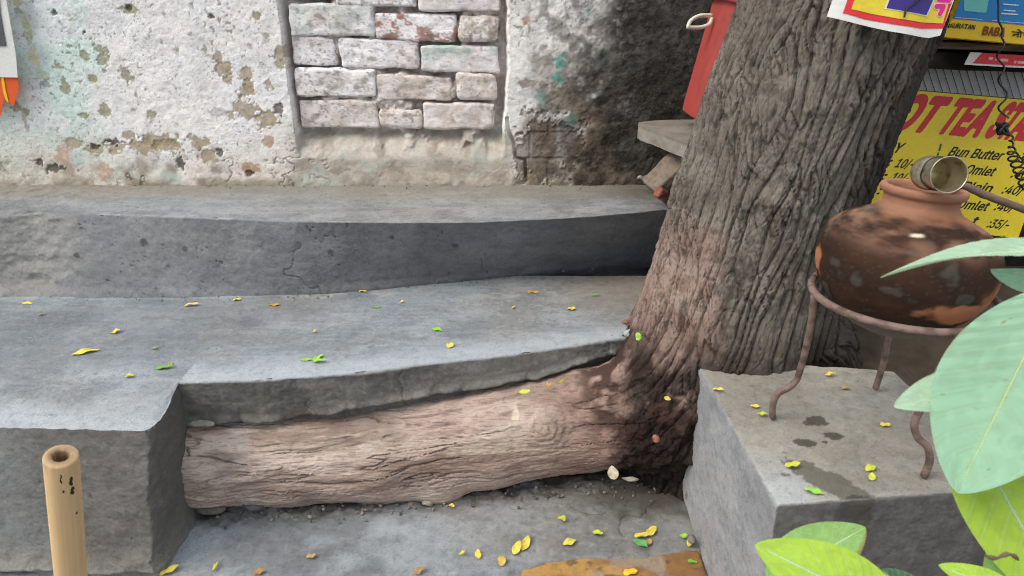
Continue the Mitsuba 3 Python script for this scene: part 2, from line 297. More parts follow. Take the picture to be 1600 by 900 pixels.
col = grain(col, 1, .14); P = np.stack([X, Yv, Z], -1)
wall = thing('plastered_wall', 'old whitewashed plaster wall with flaking paint and a bricked-up recess behind the steps', 'wall')
v, f = gridmesh(P); obj('plaster', (v, f), 'mat_plaster', wall, smooth=True, color=col.reshape(-1, 3))
up = so.unary_union([sg.box(-9, 1.5175, 9, 3.2), sg.box(-9, 0, -1.618, 1.519), sg.box(.816, 0, 9, 1.519), sg.box(-1.7, 0, .83, .8625)])
up = trimesh.creation.extrude_polygon(up, .22, engine='earcut')
up.vertices = np.stack([up.vertices[:, 0], YW + .003 + up.vertices[:, 2], up.vertices[:, 1]], -1); up.invert()
def wall_fn(p, n, uv):
    c = tmix((.50, .49, .50), (.30, .29, .27), tss(.4, .7, tfbm(p.x * 8, p.y * 8, p.z * 8, 5)))
    return tmix(c, (.016, .014, .012), tss(.35, .6, p.x + .15 * tfbm(p.x * 9, p.y, p.z * 9, 3)))
scene['mat_wall_far'] = two(pr(mikit.proc(wall_fn), .9, .2))
obj('masonry', up, 'mat_wall_far', wall)
back = trimesh.creation.box((3.0, .05, .72)); back.apply_translation([-.4, YW + .22, 1.18]); obj('backing', back, 'mat_wall_far', wall)
# bricks
brk = [(523, -38, 648, 11), (655, -34, 783, 18), (452, -60, 515, -2), (455, 6, 581, 57), (587, 20, 712, 65), (717, 24, 779, 66), (459, 57, 521, 102), (532, 62, 652, 107), (657, 72, 778, 111),
       (463, 109, 585, 151), (590, 119, 705, 156), (712, 115, 775, 155), (470, 158, 588, 199), (592, 172, 658, 201), (661, 163, 772, 201)]
rng = np.random.RandomState(5)
for i, (a, b, c, d) in enumerate(brk):
    yf = YW + .022 + rng.uniform(-.006, .006); p0, p1 = ony(a, d, yf), ony(c, b, yf)
    tl = rng.uniform(-.0045, .0045, 4) + np.array([.003, .003, -.003, -.003]); jx0, jx1 = rng.uniform(-.003, .004, 2)
    m = rough_box([[q[0], q[1], q[2]] for q in [[p0[0] + jx0, yf, p0[2] + tl[0]], [p0[0], yf, p1[2] + tl[1]], [p0[0], yf + .09, p0[2]], [p0[0], yf + .09, p1[2]],
                   [p1[0] - jx1, yf + .006, p0[2] + tl[2]], [p1[0], yf + .004, p1[2] + tl[3]], [p1[0], yf + .09, p0[2]], [p1[0], yf + .09, p1[2]]]], 42, .008 + .006 * (i in (5, 11, 13)), .0075 + .005 * (i in (5, 11)), .05, 40 + i, 5)
    V = m.vertices
    e = f2(V[:, 0], V[:, 2], .02, 60 + i, 4)
    bc = np.empty((len(V), 3)); bc[:] = np.array([.84, .81, .84]) * rng.uniform(.93, 1.05)
    bc = cmix(bc, (.58, .50, .44), sst(.45, .65, f2(V[:, 0], V[:, 2], .04, 70 + i, 3)) * .40 + (.42 if i >= 10 else 0) * np.ones(len(V)))
    bc = cmix(bc, (.25, .20, .16), sst(.56, .72, e) * .6)
    sm = sst(.72, .78, n2(V[:, 0], V[:, 2], .006, 80 + i)); bc = cmix(bc, (.20, .19, .17), sm * .6)
    if i == 4: bc = cmix(bc, (.30, .115, .075), sst(.47, .6, e + .14 * sst(p1[2] - .02, p0[2], V[:, 2]) - .06 + .5 * (n2(V[:, 0], V[:, 2], .004, 91) - .5)) * .75)
    if i in (8, 3): bc = cmix(bc, (.42, .56, .49), sst(.4, .6, f2(V[:, 0], V[:, 2], .05, 90, 3)) * (.8 if i == 8 else .3))
    if i == 5: bc = cmix(bc, (.34, .28, .21), .6 * sst(.35, .6, e))
    bc = grain(bc, 400 + i, .14); obj('brick', m, 'mat_plaster', wall, smooth=True, color=bc)

# ------------------------------------------------------------------ concrete: seat, platform, lower step
def concrete_color(A, B, seed, base=(.255, .268, .29), warm=(.30, .288, .268), dark=(.15, .152, .158), light=(.38, .385, .39)):
    c = np.empty(A.shape + (3,)); c[:] = base
    c = cmix(c, warm, sst(.42, .66, f2(A, B, .33, seed, 4)) * .8)
    c = cmix(c, dark, sst(.5, .72, f2(A, B, .16, seed + 1, 5)) * .55)
    c = cmix(c, light, sst(.52, .70, f2(A, B, .10, seed + 2, 5)) * .45)
    c = cmix(c, dark, sst(.50, .62, f2(A * .35, B, .035, seed + 5, 4)) * .30); c = cmix(c, light, sst(.52, .64, f2(A * .25, B, .022, seed + 6, 4)) * .30)
    c = cmix(c, dark, sst(.56, .72, f2(A, B, .015, seed + 3, 3)) * .45)
    c = cmix(c, light, sst(.62, .75, f2(A, B, .009, seed + 4, 2)) * .35)
    c = cmix(c, np.asarray(dark) * .8, sst(.50, .66, f2(A, B, .42, seed + 7, 4)) * .42)
    return c * .90
def sheet(name, xs, yf, yb, ztop, zbot, parent=None, er=.014, res=.0032, face_fn=None, top_fn=None, color_fn=None, edge_noise=.004):
    """top running back from a front edge curve yf(x), rounded edge, face running down to zbot: one skin"""
    nt = int((yb - np.min(yf)) / res); nf = int((ztop - zbot) / res); ne = 9
    s_top = np.linspace(0, 1, nt); rows = []
    ern = er * (.45 + 1.1 * f2(xs, xs * 0, .022, 33, 4))
    for s in s_top: rows.append((yb + (yf + ern - yb) * s, np.full(len(xs), ztop), np.zeros(len(xs))))
    for k in range(1, ne): a = k / ne * np.pi / 2; rows.append((yf + ern * (1 - np.sin(a)), ztop - ern * (1 - np.cos(a)), np.full(len(xs), k / ne)))
    for s in np.linspace(0, 1, nf): rows.append((yf.copy(), (ztop - ern) + (zbot - ztop + ern) * s, np.ones(len(xs))))
    Yr = np.array([r[0] for r in rows]); Zr = np.array([r[1] for r in rows]); E = np.array([r[2] for r in rows]); Xr = np.repeat(xs[None], len(rows), 0)
    return Xr, Yr, Zr, E
def chips(Xr, E, seed, thr=.66):
    n = f2(Xr, E * .02, .030, seed, 4); return sst(thr, thr + .09, n) * np.exp(-((E - .5) / .42) ** 2) * (E > 0)
def cracks(A, B, seed, s=.16, w=.006, gate=.56):
    return sst(w, 0, np.abs(f2(A, B, s, seed, 4) - .5)) * sst(gate, gate + .08, f2(A, B, s * 1.3, seed + 1, 2))
def spl(pts, z, xs, k=0):
    from scipy.interpolate import PchipInterpolator
    q = np.array([onz(a, b, z) for a, b in pts]); o = np.argsort(q[:, 0]); q = q[o]
    return np.interp(xs, q[:, 0], PchipInterpolator(q[:, 0], q[:, 1], extrapolate=True)(q[:, 0])) if k else PchipInterpolator(q[:, 0], q[:, 1], extrapolate=False)(np.clip(xs, q[0, 0], q[-1, 0]))

ZS, ZP, ZL = .894, .68, .36
# upper seat
xs = np.r_[np.arange(-1.75, .62, .0033)]
yf = spl([(-150, 350), (0, 338), (60, 333), (150, 334), (300, 339), (520, 346), (700, 347), (850, 342), (1000, 331), (1040, 327), (1100, 325)], ZS, xs)
yfoot = spl([(-150, 463), (0, 463), (200, 464), (460, 460), (700, 441), (850, 426), (1000, 410), (1060, 404), (1150, 398)], ZP, xs)
Xr, Yr, Zr, E = sheet('seat', xs, yf, 2.26, ZS, .655, er=.006)
fz = np.clip((ZS - Zr) / (ZS - ZP), 0, 1.2); Yr = Yr + (yfoot - yf)[None] * fz * E
lx = sst(W(140, 0)[0] * .9, W(20, 0)[0] * .92, Xr + .1 * (f2(Xr, Zr, .08, 50, 3) - .5))      # rough broken left end
nz = (f2(Xr, Yr + Zr, .2, 51, 4) - .5) * .010 + (f2(Xr, Yr * 1.3 + Zr, .03, 52, 4) - .5) * .0035 + lx * (f2(Xr, Yr + Zr, .03, 53, 4) - .5) * .022
pit = sst(.90, .93, n2(Xr, Zr + Yr, .007, 54)) * sst(.5, .6, f2(Xr, Zr + Yr, .13, 55, 3)); nz -= pit * .004
ck = E * cracks(Xr, Zr + Yr, 500, .2); nz -= ck * .003; nz += (E > 0) * np.exp(-((E - .45) / .5) ** 2) * (f2(Xr, Xr * 0, .014, 503, 3) - .5) * .005; ch = chips(Xr, E, 501); Yr += .006 * ch
Yr = Yr - nz * E; Zr = Zr + nz * (1 - E) * .6
Yr -= .012 * sst(.03, 0, Zr - ZP) * E * f2(Xr, Xr * 0, .06, 56, 4)
c = concrete_color(Xr, Yr * 1.0 + Zr * 1.3, 100)
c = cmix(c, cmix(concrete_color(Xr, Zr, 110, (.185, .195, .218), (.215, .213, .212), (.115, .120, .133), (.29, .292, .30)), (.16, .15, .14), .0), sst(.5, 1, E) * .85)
c = cmix(c, (.33, .33, .33), np.exp(-((E - .45) / .3) ** 2) * (E > 0) * sst(.35, .6, f2(Xr, Xr * 0, .04, 57, 3)) * .7)     # worn arris
c = cmix(c, (.21, .185, .145), (1 - E) * sst(1.98, 2.2, Yr + .25 * (f2(Xr, Yr, .12, 58, 4) - .5)) * .8)             # earth along the wall
c = cmix(c, (.09, .075, .06), (1 - E) * sst(.18, .42, Xr + .2 * (f2(Xr, Yr, .08, 59, 4) - .5)) * sst(1.97, 2.15, Yr) * .8)
c = cmix(c, (.06, .058, .055), ck * .7); c = cmix(c, (.30, .29, .27), ch * .6)
c = cmix(c, (.31, .30, .28), lx * E * .7); c = cmix(c, (.08, .075, .07), pit * .6)
for px, py, r in ((226, 378, 7), (122, 398, 5), (292, 386, 5), (268, 411, 3), (520, 389, 5), (711, 383, 6), (615, 366, 4)):
    q = ony(px, py, 1.88); c = cmix(c, (.05, .05, .055), E * sst(1.2, .6, np.hypot((Xr - q[0]), (Zr - q[2])) * 590 / r + .5 * (f2(Xr, Zr, .006, 61, 2) - .5)) * .75)
v, f = gridmesh(np.stack([Xr, Yr, Zr], -1))
obj('concrete_upper_step', (v, f), 'mat_concrete', smooth=True, color=grain(c, 7).reshape(-1, 3), label='upper grey concrete step, long and low, built against the foot of the plaster wall', cat='step')

xs_seat, yfoot_seat = xs.copy(), yfoot.copy()
# platform with projecting left block and the recessed riser over the root
xs = np.r_[np.arange(-1.75, -.77, .0033), np.arange(-.77, -.7405, .002), np.arange(-.7405, -.7045, .0004), np.arange(-.7045, -.67, .0015), np.arange(-.67, .62, .0033)]
yr = spl([(268, 598), (400, 594), (540, 585), (679, 568), (780, 557), (878, 543), (979, 528), (1100, 510)], ZP, xs) + .006 * (f2(xs, xs * 0, .12, 62, 3) - .5)
yl = spl([(-200, 662), (0, 664), (120, 667), (228, 669), (320, 669)], ZP, xs)
tr = np.sqrt(np.clip(1 - (np.clip((-.7048 - xs) / .024, 0, 1) - 1) ** 2, 0, 1))
yf = yr + (yl - yr) * tr
Xr, Yr, Zr, E = sheet('platform', xs, yf, 2.0, ZP, .30, er=.006)
fz = np.clip((ZP - Zr) / (ZP - ZL), 0, 1.3)
Yr -= E * tr[None] * .055 * fz
blk = tr[None] * np.ones_like(Yr)
zc = np.interp(xs, *np.array([[ony(a, b, y)[0], ony(a, b, y)[2]] for a, b, y in ((300, 664, 1.375), (420, 652, 1.395), (540, 636, 1.42), (747, 606, 1.475), (844, 593, 1.51), (954, 560, 1.555), (1040, 545, 1.60))]).T)
zc = zc[None] - .004 + .014 * (f2(Xr, Zr * 0, .05, 63, 4) - .5)
Yr += E * (1 - blk) * sst(.003, -.006, Zr - zc) * .022
Yr -= E * (1 - blk) * .010 * np.exp(-((Zr - zc - .007) / .008) ** 2) * sst(.35, .6, f2(Xr, Zr * .4, .035, 64, 4))
nz = (f2(Xr, Yr + Zr, .25, 65, 4) - .5) * .010 + (f2(Xr, Yr + Zr, .03, 66, 4) - .5) * (.0016 + .0045 * E)
lowb = E * blk * sst(.09, .0, Zr - ZL + .06 * (f2(Xr, Zr, .1, 67, 3) - .5)); nz += lowb * ((f2(Xr, Zr, .04, 68, 4) - .5) * .022 + .006)
pit = sst(.87, .91, n2(Xr, Zr + Yr, .008, 69)) * sst(.5, .6, f2(Xr, Zr + Yr, .13, 70, 3)); nz -= pit * (.0015 + .0025 * E)
ck = E * cracks(Xr, Zr + Yr, 510, .18, .005, .60); nz -= ck * .003; nz += (E > 0) * np.exp(-((E - .45) / .5) ** 2) * (f2(Xr, Xr * 0, .012, 513, 3) - .5) * .008 + E * (f2(Xr, Zr, .012, 514, 3) - .5) * .003; ch = chips(Xr, E, 511, .63); Yr += .007 * ch
Yr = Yr - nz * E; Zr = Zr + nz * (1 - E) * .6
# plan-space wobble of the projecting block's return face
prot = np.clip((yr[None] - Yr) / (yr - yl)[None], 0, 1); near = np.exp(-(np.minimum(Xr + .713, 0) / .07) ** 2 - (np.maximum(Xr + .713, 0) / .02) ** 2)
Xr = Xr + near * prot * (.038 - .024 * fz * E) + E * near * ((f2(Yr, Zr, .05, 71, 4) - .5) * .026 + (f2(Yr, Zr, .015, 73, 3) - .5) * .008)
Yr += E * blk * sst(.016, .004, Zr - ZL - .010 * (f2(Xr, Zr * 0, .05, 222, 4) - .2)) * .022
Zr -= (1 - E) * .012 * sst(yf[None] + .10, yf[None], Yr) * (tr[None])
Zr += (1 - E) * .010 * sst(.06, 0, Yr - yfoot.mean() + .0) * 0
c = concrete_color(Xr, Yr + Zr * 1.3, 120, (.265, .297, .33), (.30, .288, .272), (.165, .178, .195), (.42, .445, .475))
c = cmix(c, (.44, .475, .515), (1 - E) * sst(.13, .02, Yr - yf[None] + .09 * (f2(Xr, Yr, .08, 72, 4) - .5)) * .65)
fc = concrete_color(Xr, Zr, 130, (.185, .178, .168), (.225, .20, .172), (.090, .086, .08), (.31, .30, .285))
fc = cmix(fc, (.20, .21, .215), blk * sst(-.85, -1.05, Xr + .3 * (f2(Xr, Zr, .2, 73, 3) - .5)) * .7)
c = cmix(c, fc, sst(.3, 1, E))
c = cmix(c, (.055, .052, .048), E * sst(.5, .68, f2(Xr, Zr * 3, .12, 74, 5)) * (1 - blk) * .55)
ret = E * (np.gradient(tr)[None] < -.002); c = cmix(c, (.105, .10, .093), ret * .75)
c = cmix(c, (.34, .34, .335), np.exp(-((E - .4) / .3) ** 2) * (E > 0) * sst(.35, .6, f2(Xr, Xr * 0, .05, 75, 3)) * .5)
c = cmix(c, (.07, .066, .06), ck * .7); c = cmix(c, (.27, .255, .225), ch * .7)
c = cmix(c, (.31, .295, .26), lowb * .6); c = cmix(c, (.09, .085, .08), pit * .5)
q0 = onz(290, 462, ZP)
stn = (1 - E) * sst(.6, .75, f2(Xr * .5, Yr, .05, 76, 4)) * np.exp(-((Xr - onz(100, 490, ZP)[0]) / .12) ** 2 - ((Yr - onz(100, 485, ZP)[1]) / .05) ** 2); c = cmix(c, (.10, .10, .10), stn * .9)
c = cmix(c, (.42, .42, .41), (1 - E) * sst(.05, .0, np.abs(Yr - 1.86 + .1 * (Xr > 9))) * sst(.45, .6, f2(Xr, Yr, .07, 77, 4)) * .5)
c = cmix(c, (.22, .19, .155), (1 - E) * sst(.05, .32, Xr + .2 * (f2(Xr, Yr, .1, 78, 4) - .5)) * sst(1.6, 1.85, Yr) * .8)
v, f = gridmesh(np.stack([Xr, Yr, Zr], -1))
obj('concrete_platform', (v, f), 'mat_concrete', smooth=True, color=grain(c, 7).reshape(-1, 3), label='wide middle concrete step strewn with yellow leaves, its left end projecting as a square block', cat='step')

# lower step
xs = np.arange(-1.35, .45, .0033); ys = np.arange(1.04, 1.66, .0033); X, Y = np.meshgrid(xs, ys, indexing='ij')
ye = spl([(0, 915), (300, 912), (611, 900), (780, 893), (835, 884), (870, 876), (1027, 868), (1095, 858), (1180, 850)], ZL, xs)[:, None] + .018 * (f2(X, Y * 0, .05, 140, 4) - .5)
yroot = np.interp(X, [-.72, -.3, .15, .4], [1.40, 1.46, 1.53, 1.56])
zz = ZL + (f2(X, Y, .3, 141, 4) - .5) * .014 + (f2(X, Y, .03, 142, 4) - .5) * .004
zz -= .016 * sst(.004, -.004, Y - ye)
rub = sst(.12, .03, np.abs(Y - yroot + .02) + .06 * (f2(X, Y, .05, 143, 4) - .5))
zz += rub * ((f2(X, Y, .028, 144, 4) - .5) * .035 - .006)
zz += .02 * sst(1.36, 1.5, Y) * 0
crk = sst(.010, 0, np.abs(f2(X, Y, .13, 145, 4) - .5)) * sst(.0, .3, X); zz -= crk * .004
pit = sst(.86, .90, n2(X, Y, .008, 146)) * sst(.48, .6, f2(X, Y, .1, 147, 3)); zz -= pit * .003
c = concrete_color(X, Y, 150, (.255, .275, .295), (.28, .27, .25), (.145, .148, .15), (.40, .42, .44))
c = cmix(c, (.37, .40, .43), sst(.45, .62, f2(X, Y, .14, 151, 4)) * sst(.1, -.35, X) * .7)
c = cmix(c, (.20, .185, .16), sst(.0, .3, X + .3 * (f2(X, Y, .1, 152, 4) - .5)) * .55)
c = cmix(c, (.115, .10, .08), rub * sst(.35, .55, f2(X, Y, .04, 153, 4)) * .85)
c = cmix(c, (.115, .095, .07), sst(.004, -.004, Y - ye) * sst(.4, .6, f2(X, Y, .03, 154, 4)) * .7)
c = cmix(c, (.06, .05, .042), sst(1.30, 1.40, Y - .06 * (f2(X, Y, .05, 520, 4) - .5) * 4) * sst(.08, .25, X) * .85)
c = cmix(c, (.05, .045, .04), crk * .7); c = cmix(c, (.10, .095, .09), pit * .6)
P = np.stack([X, Y, zz], -1); skirt = P[:, :1].copy(); skirt[..., 2] = .05
v, f = gridmesh(np.concatenate([skirt, P], 1)); c = np.concatenate([c[:, :1], c], 1)
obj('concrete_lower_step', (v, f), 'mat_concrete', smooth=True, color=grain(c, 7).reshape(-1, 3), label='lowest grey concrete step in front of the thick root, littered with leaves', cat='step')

# painted slab at the foot of the lower step
a = [onz(800, 905, .352), onz(820, 884, .352), onz(1100, 850, .352), onz(1135, 905, .352)]
top = np.array([[a[0][0] - .01, 1.03], [a[1][0], a[1][1] + .02], [.394, a[2][1] + .02], [.394, 1.03]])
c8 = [[top[0, 0], top[0, 1], .25], [top[0, 0], top[0, 1], .3555], [top[1, 0], top[1, 1], .25], [top[1, 0], top[1, 1], .3555], [top[3, 0], top[3, 1], .25], [top[3, 0], top[3, 1], .3555], [top[2, 0], top[2, 1], .25], [top[2, 0], top[2, 1], .3555]]
m = rough_box(c8, 90, .008, .0032, .035, 160); V = m.vertices
c = np.empty((len(V), 3)); c[:] = (.43, .24, .075); c = cmix(c, (.24, .12, .045), sst(.4, .62, f2(V[:, 0] * .5, V[:, 1], .05, 161, 4) + .25 * sst(.1, .35, V[:, 0])) * .9)
c = cmix(c, (.33, .26, .20), sst(.5, .62, f2(V[:, 0], V[:, 1], .06, 162, 4)) * .8); c = cmix(c, (.08, .06, .045), sst(.6, .7, f2(V[:, 0], V[:, 1], .02, 163, 4)) * .7)
obj('painted_stone_slab', m, 'mat_concrete', smooth=True, color=c, label='worn slab with orange-yellow paint at the bottom edge beside the concrete block', cat='stone slab')

# ------------------------------------------------------------------ tree: trunk and root as one skin
def surface_nets(D, lo, hx):
    s = D < 0; nx, ny, nz = D.shape; acc = np.zeros((nx - 1, ny - 1, nz - 1, 3), np.float32); cnt = np.zeros((nx - 1, ny - 1, nz - 1), np.float32)
    for ax in range(3):
        sl = [slice(None)] * 3; sh = [slice(None)] * 3; sl[ax] = slice(0, -1); sh[ax] = slice(1, None)
        a, b = D[tuple(sl)], D[tuple(sh)]; m = (a < 0) != (b < 0); I = np.argwhere(m); t = a[m] / (a[m] - b[m])
        pos = I.astype(np.float32); pos[:, ax] += t; o = [k for k in range(3) if k != ax]
        for da in (0, 1):
            for db in (0, 1):
                J = I.copy(); J[:, o[0]] -= da; J[:, o[1]] -= db
                ok = ((J >= 0) & (J < [nx - 1, ny - 1, nz - 1])).all(1)
                np.add.at(acc, tuple(J[ok].T), pos[ok]); np.add.at(cnt, tuple(J[ok].T), 1)
    act = cnt > 0; idx = np.full(act.shape, -1); idx[act] = np.arange(act.sum()); V = acc[act] / cnt[act][:, None] * hx + lo; F = []
    for ax in range(3):
        sl = [slice(None)] * 3; sh = [slice(None)] * 3; sl[ax] = slice(0, -1); sh[ax] = slice(1, None)
        a, b = s[tuple(sl)], s[tuple(sh)]; I = np.argwhere(a != b); o = [k for k in range(3) if k != ax]
        ok = (I[:, o[0]] > 0) & (I[:, o[1]] > 0) & (I[:, o[0]] < D.shape[o[0]] - 1) & (I[:, o[1]] < D.shape[o[1]] - 1); I = I[ok]
        def at_(da, db): J = I.copy(); J[:, o[0]] -= da; J[:, o[1]] -= db; return idx[tuple(J.T)]
        q = np.stack([at_(1, 1), at_(0, 1), at_(0, 0), at_(1, 0)], -1); fl = a[tuple(I.T)]
        if ax == 1: fl = ~fl
        q = np.where(fl[:, None], q, q[:, ::-1]); F.append(q)
    q = np.vstack(F); return V.astype(float), np.vstack([q[:, [0, 1, 2]], q[:, [0, 2, 3]]])
TX0, TY0 = .503, 1.555
def taxis(z): return np.interp(z, [.30, .776, 1.05, 1.20, 1.43, 3.6], [.408, .496, .552, .590, .649, 1.05]), TY0 + 0 * z
ROOT = np.array([[.50, 1.56, .62, .15], [.33, 1.50, .535, .132], [.154, 1.527, .492, .119], [-.06, 1.492, .468, .117], [-.30, 1.462, .449, .116], [-.50, 1.435, .454, .110], [-.68, 1.41, .462, .106], [-.80, 1.40, .462, .105]])
def seg(P, a, b):
    ab = b[:3] - a[:3]; t = np.clip(((P - a[:3]) @ ab) / (ab @ ab), 0, 1)
    return np.linalg.norm(P - (a[:3] + t[..., None] * ab), axis=-1) - (a[3] + (b[3] - a[3]) * t)
def smin(a, b, k): h_ = np.clip(.5 + .5 * (b - a) / k, 0, 1); return b + (a - b) * h_ - k * h_ * (1 - h_)
SPUR = [(np.array([.52, 1.52, .80, .10]), np.array([.345, 1.45, .53, .088])), (np.array([.39, 1.51, .52, .085]), np.array([.375, 1.49, .32, .075])), (np.array([.56, 1.50, .85, .10]), np.array([.52, 1.39, .60, .08])),
        (np.array([.62, 1.55, .85, .12]), np.array([.72, 1.50, .58, .09]))]
def trunk_sdf(P):
    ax, ay = taxis(P[..., 2]); th = np.arctan2(P[..., 1] - ay, P[..., 0] - ax); z = P[..., 2]
    R = .197 - .008 * sst(1.1, 1.5, z) + .030 * sst(.88, .56, z) ** 1.3 - .085 * sst(.60, .40, z) * sst(.3, -.6, np.sin(th)) + .006 * np.sin(3 * th + 1) + .004 * np.sin(5 * th + z * 4)
    return (np.hypot(P[..., 0] - ax, P[..., 1] - ay) - R) * .97
def root_sdf(P):
    d = seg(P, ROOT[0], ROOT[1])
    for a, b in zip(ROOT[1:-1], ROOT[2:]): d = smin(d, seg(P, a, b), .02)
    k = np.array([ony(850, 668, 1.42)[0], 1.43, ony(850, 668, 1.43)[2], .035]); d = smin(d, np.linalg.norm(P - k[:3], axis=-1) - k[3], .05)
    k = ony(690, 765, 1.40); d = smin(d, np.linalg.norm(P - [k[0], 1.42, .375], axis=-1) - .03, .07)
    return d
def tree_sdf(P):
    t, r = trunk_sdf(P), root_sdf(P); s = t
    for a, b in SPUR: s = smin(s, seg(P, a, b), .05)
    return smin(s, r, .052), s, r
hx = .0055; lo = np.array([-.80, 1.20, .28]); n_ = (np.array([1.00, 1.84, 1.60]) - lo) / hx; n_ = n_.astype(int)
D = np.empty(n_, np.float32)
gy, gz = np.meshgrid(lo[1] + np.arange(n_[1]) * hx, lo[2] + np.arange(n_[2]) * hx, indexing='ij')
for i0 in range(0, n_[0], 24):
    i1 = min(i0 + 24, n_[0]); gx = lo[0] + np.arange(i0, i1) * hx
    P = np.empty((i1 - i0,) + gy.shape + (3,)); P[..., 0] = gx[:, None, None]; P[..., 1] = gy; P[..., 2] = gz
    D[i0:i1] = tree_sdf(P)[0]
V, F = surface_nets(D, lo, hx)
cen = V[F].mean(1); keep = (cen[:, 1] < 1.70) ; F = F[keep]
m = trimesh.Trimesh(V, F, process=False); m.remove_unreferenced_vertices(); m = m.subdivide()
V = m.vertices.copy(); F = m.faces
def grad(P, e=.002):
    return np.stack([tree_sdf(P + np.eye(3)[k] * e)[0] - tree_sdf(P - np.eye(3)[k] * e)[0] for k in range(3)], -1) / (2 * e)
N = grad(V); N /= np.linalg.norm(N, axis=1, keepdims=True); V = V - N * tree_sdf(V)[0][:, None]
d, dt, drr = tree_sdf(V); wr = np.clip(.5 + .5 * (dt - drr) / .10, 0, 1)            # 1 = root
wrs = sst(.12, .95, wr)
ax, ay = taxis(V[:, 2]); th = np.arctan2(V[:, 1] - ay, V[:, 0] - ax); th = np.where(th > np.pi / 2, th - 2 * np.pi, th)
ta, ts = th * .225, V[:, 2] + .0
ra_y = np.interp(V[:, 0], ROOT[::-1, 0], ROOT[::-1, 1]); ra_z = np.interp(V[:, 0], ROOT[::-1, 0], ROOT[::-1, 2])
rth = np.arctan2(V[:, 2] - ra_z, -(V[:, 1] - ra_y)); ra, rs = rth * .115, V[:, 0] * -1.0
# fibres of the trunk sweep round to the left into the root
sweep = np.clip((.80 - V[:, 2]) / .35, 0, 1) ** 1.6 * sst(.62, .34, V[:, 0])
a1 = ta + sweep * .10; s1 = ts
aw = a1 + (f2(a1 * 1.0, s1 * .24, .060, 200, 2) - .5) * .110 + (f2(a1, s1 * .32, .028, 201, 2) - .5) * .030
ph = aw / .0305 * np.pi; r1 = np.abs(np.sin(ph)); rope = r1 ** .42
cell = np.floor(aw / .0305); hgt = n2(cell * 3.17, s1 / .17, 1.0, 230)                       # every rope rises and sinks along its length
ph2 = (aw + (f2(a1, s1 * .5, .018, 231, 2) - .5) * .020) / .0098 * np.pi; rope2 = np.abs(np.sin(ph2)) ** .6
dg = a1 * .85 + s1 * .52 + (f2(a1, s1 * .6, .03, 232, 2) - .5) * .03; ac = a1 * .5 - s1 * .85
f1, s2, w1 = vor(dg / .015, ac / .095, 3, 1.0); flake = sst(0, .22, s2 - f1) * (.4 + .9 * w1)
fl_on = sst(.44, .56, f2(a1, s1, .075, 233, 3)); plate = np.minimum(.36 * r1, .5 * (s2 - f1) + .2 * (1 - fl_on)) + .004
brk_ = vor(cell * .0 + aw / .0305 + .5, s1 / .085 + cell * .37 + (f2(a1, s1, .03, 251, 2) - .5) * .6, 9, .8); notch = sst(.10, .0, brk_[1] - brk_[0]) * sst(.45, .55, f2(a1, s1, .11, 252, 3))
gr = .45 + .55 * sst(.36, .58, f2(a1, s1, .085, 253, 3)); plate = plate * (1 - .35 * notch)
Bt = -.0022 * notch + .0165 * gr * (rope - .7) * (.30 + 1.0 * hgt) + .0050 * (hgt - .5) + .0018 * (rope2 - .6) + .0055 * (flake - .5) * np.maximum(fl_on, 1 - gr) + .0010 * (f3(V, .005, 6, 2) - .5) * 2
# root: shallow bark with long cracks
raw = ra + (f2(rs, ra, .16, 206, 4) - .5) * .05
kn = ony(848, 668, 1.40); kd = np.hypot((V[:, 0] - kn[0]) * .85, (V[:, 2] - kn[2])); kw = np.exp(-(kd / .055) ** 2)
kw = kw * .45; raw = raw * (1 - kw) + kw * (kd * 1.0 + .035 * (f2(V[:, 0], V[:, 2], .035, 215, 4)))
cr1 = np.abs(f2(rs * .10, raw, .040, 207, 3) - .5); cr2 = np.abs(f2(rs * .09, raw, .012, 208, 2) - .5)
gate = sst(.36, .56, f2(rs * .6, ra, .09, 209, 3)); cr3 = np.abs(f2(rs * .05, raw, .022, 235, 2) - .5); g3 = sst(.45, .6, f2(rs * .5, ra, .06, 236, 3))
gate = gate * (1 - sst(.0, .25, kw)); Br = .0030 * kw * np.sin(kd * 2 * np.pi / .017 + 7 * (f2(V[:, 0], V[:, 2], .03, 250, 3) - .5)) - .0060 * sst(.012, .0, cr1) * gate - .0045 * sst(.022, 0, cr3) * g3 + .0022 * (f3(V, .007, 21, 3) - .5) + .009 * (f2(rs * .6, raw, .045, 237, 3) - .5) - .0012 * sst(.06, 0, cr2) * (1 - .5 * gate) + .006 * (f2(rs * .35, raw, .05, 210, 4) - .5) * 2 + .002 * (f2(rs * .3, raw, .009, 211, 3) - .5) * 2
xc = np.abs(rs - .58 - .02 * (f2(ra, rs, .03, 216, 3) - .5)); Br -= .004 * sst(.0035, .001, xc) * sst(.02, .05, np.abs(ra)) * 0
B = Bt * (1 - wrs) + Br * wrs
rag = sst(.74, .60, V[:, 2]) * sst(.18, .28, V[:, 0]); B = B + rag * ((f3(V * [1, 1, .6], .022, 22, 4) - .5) * .045 - .004)
V2 = V + N * B[:, None]
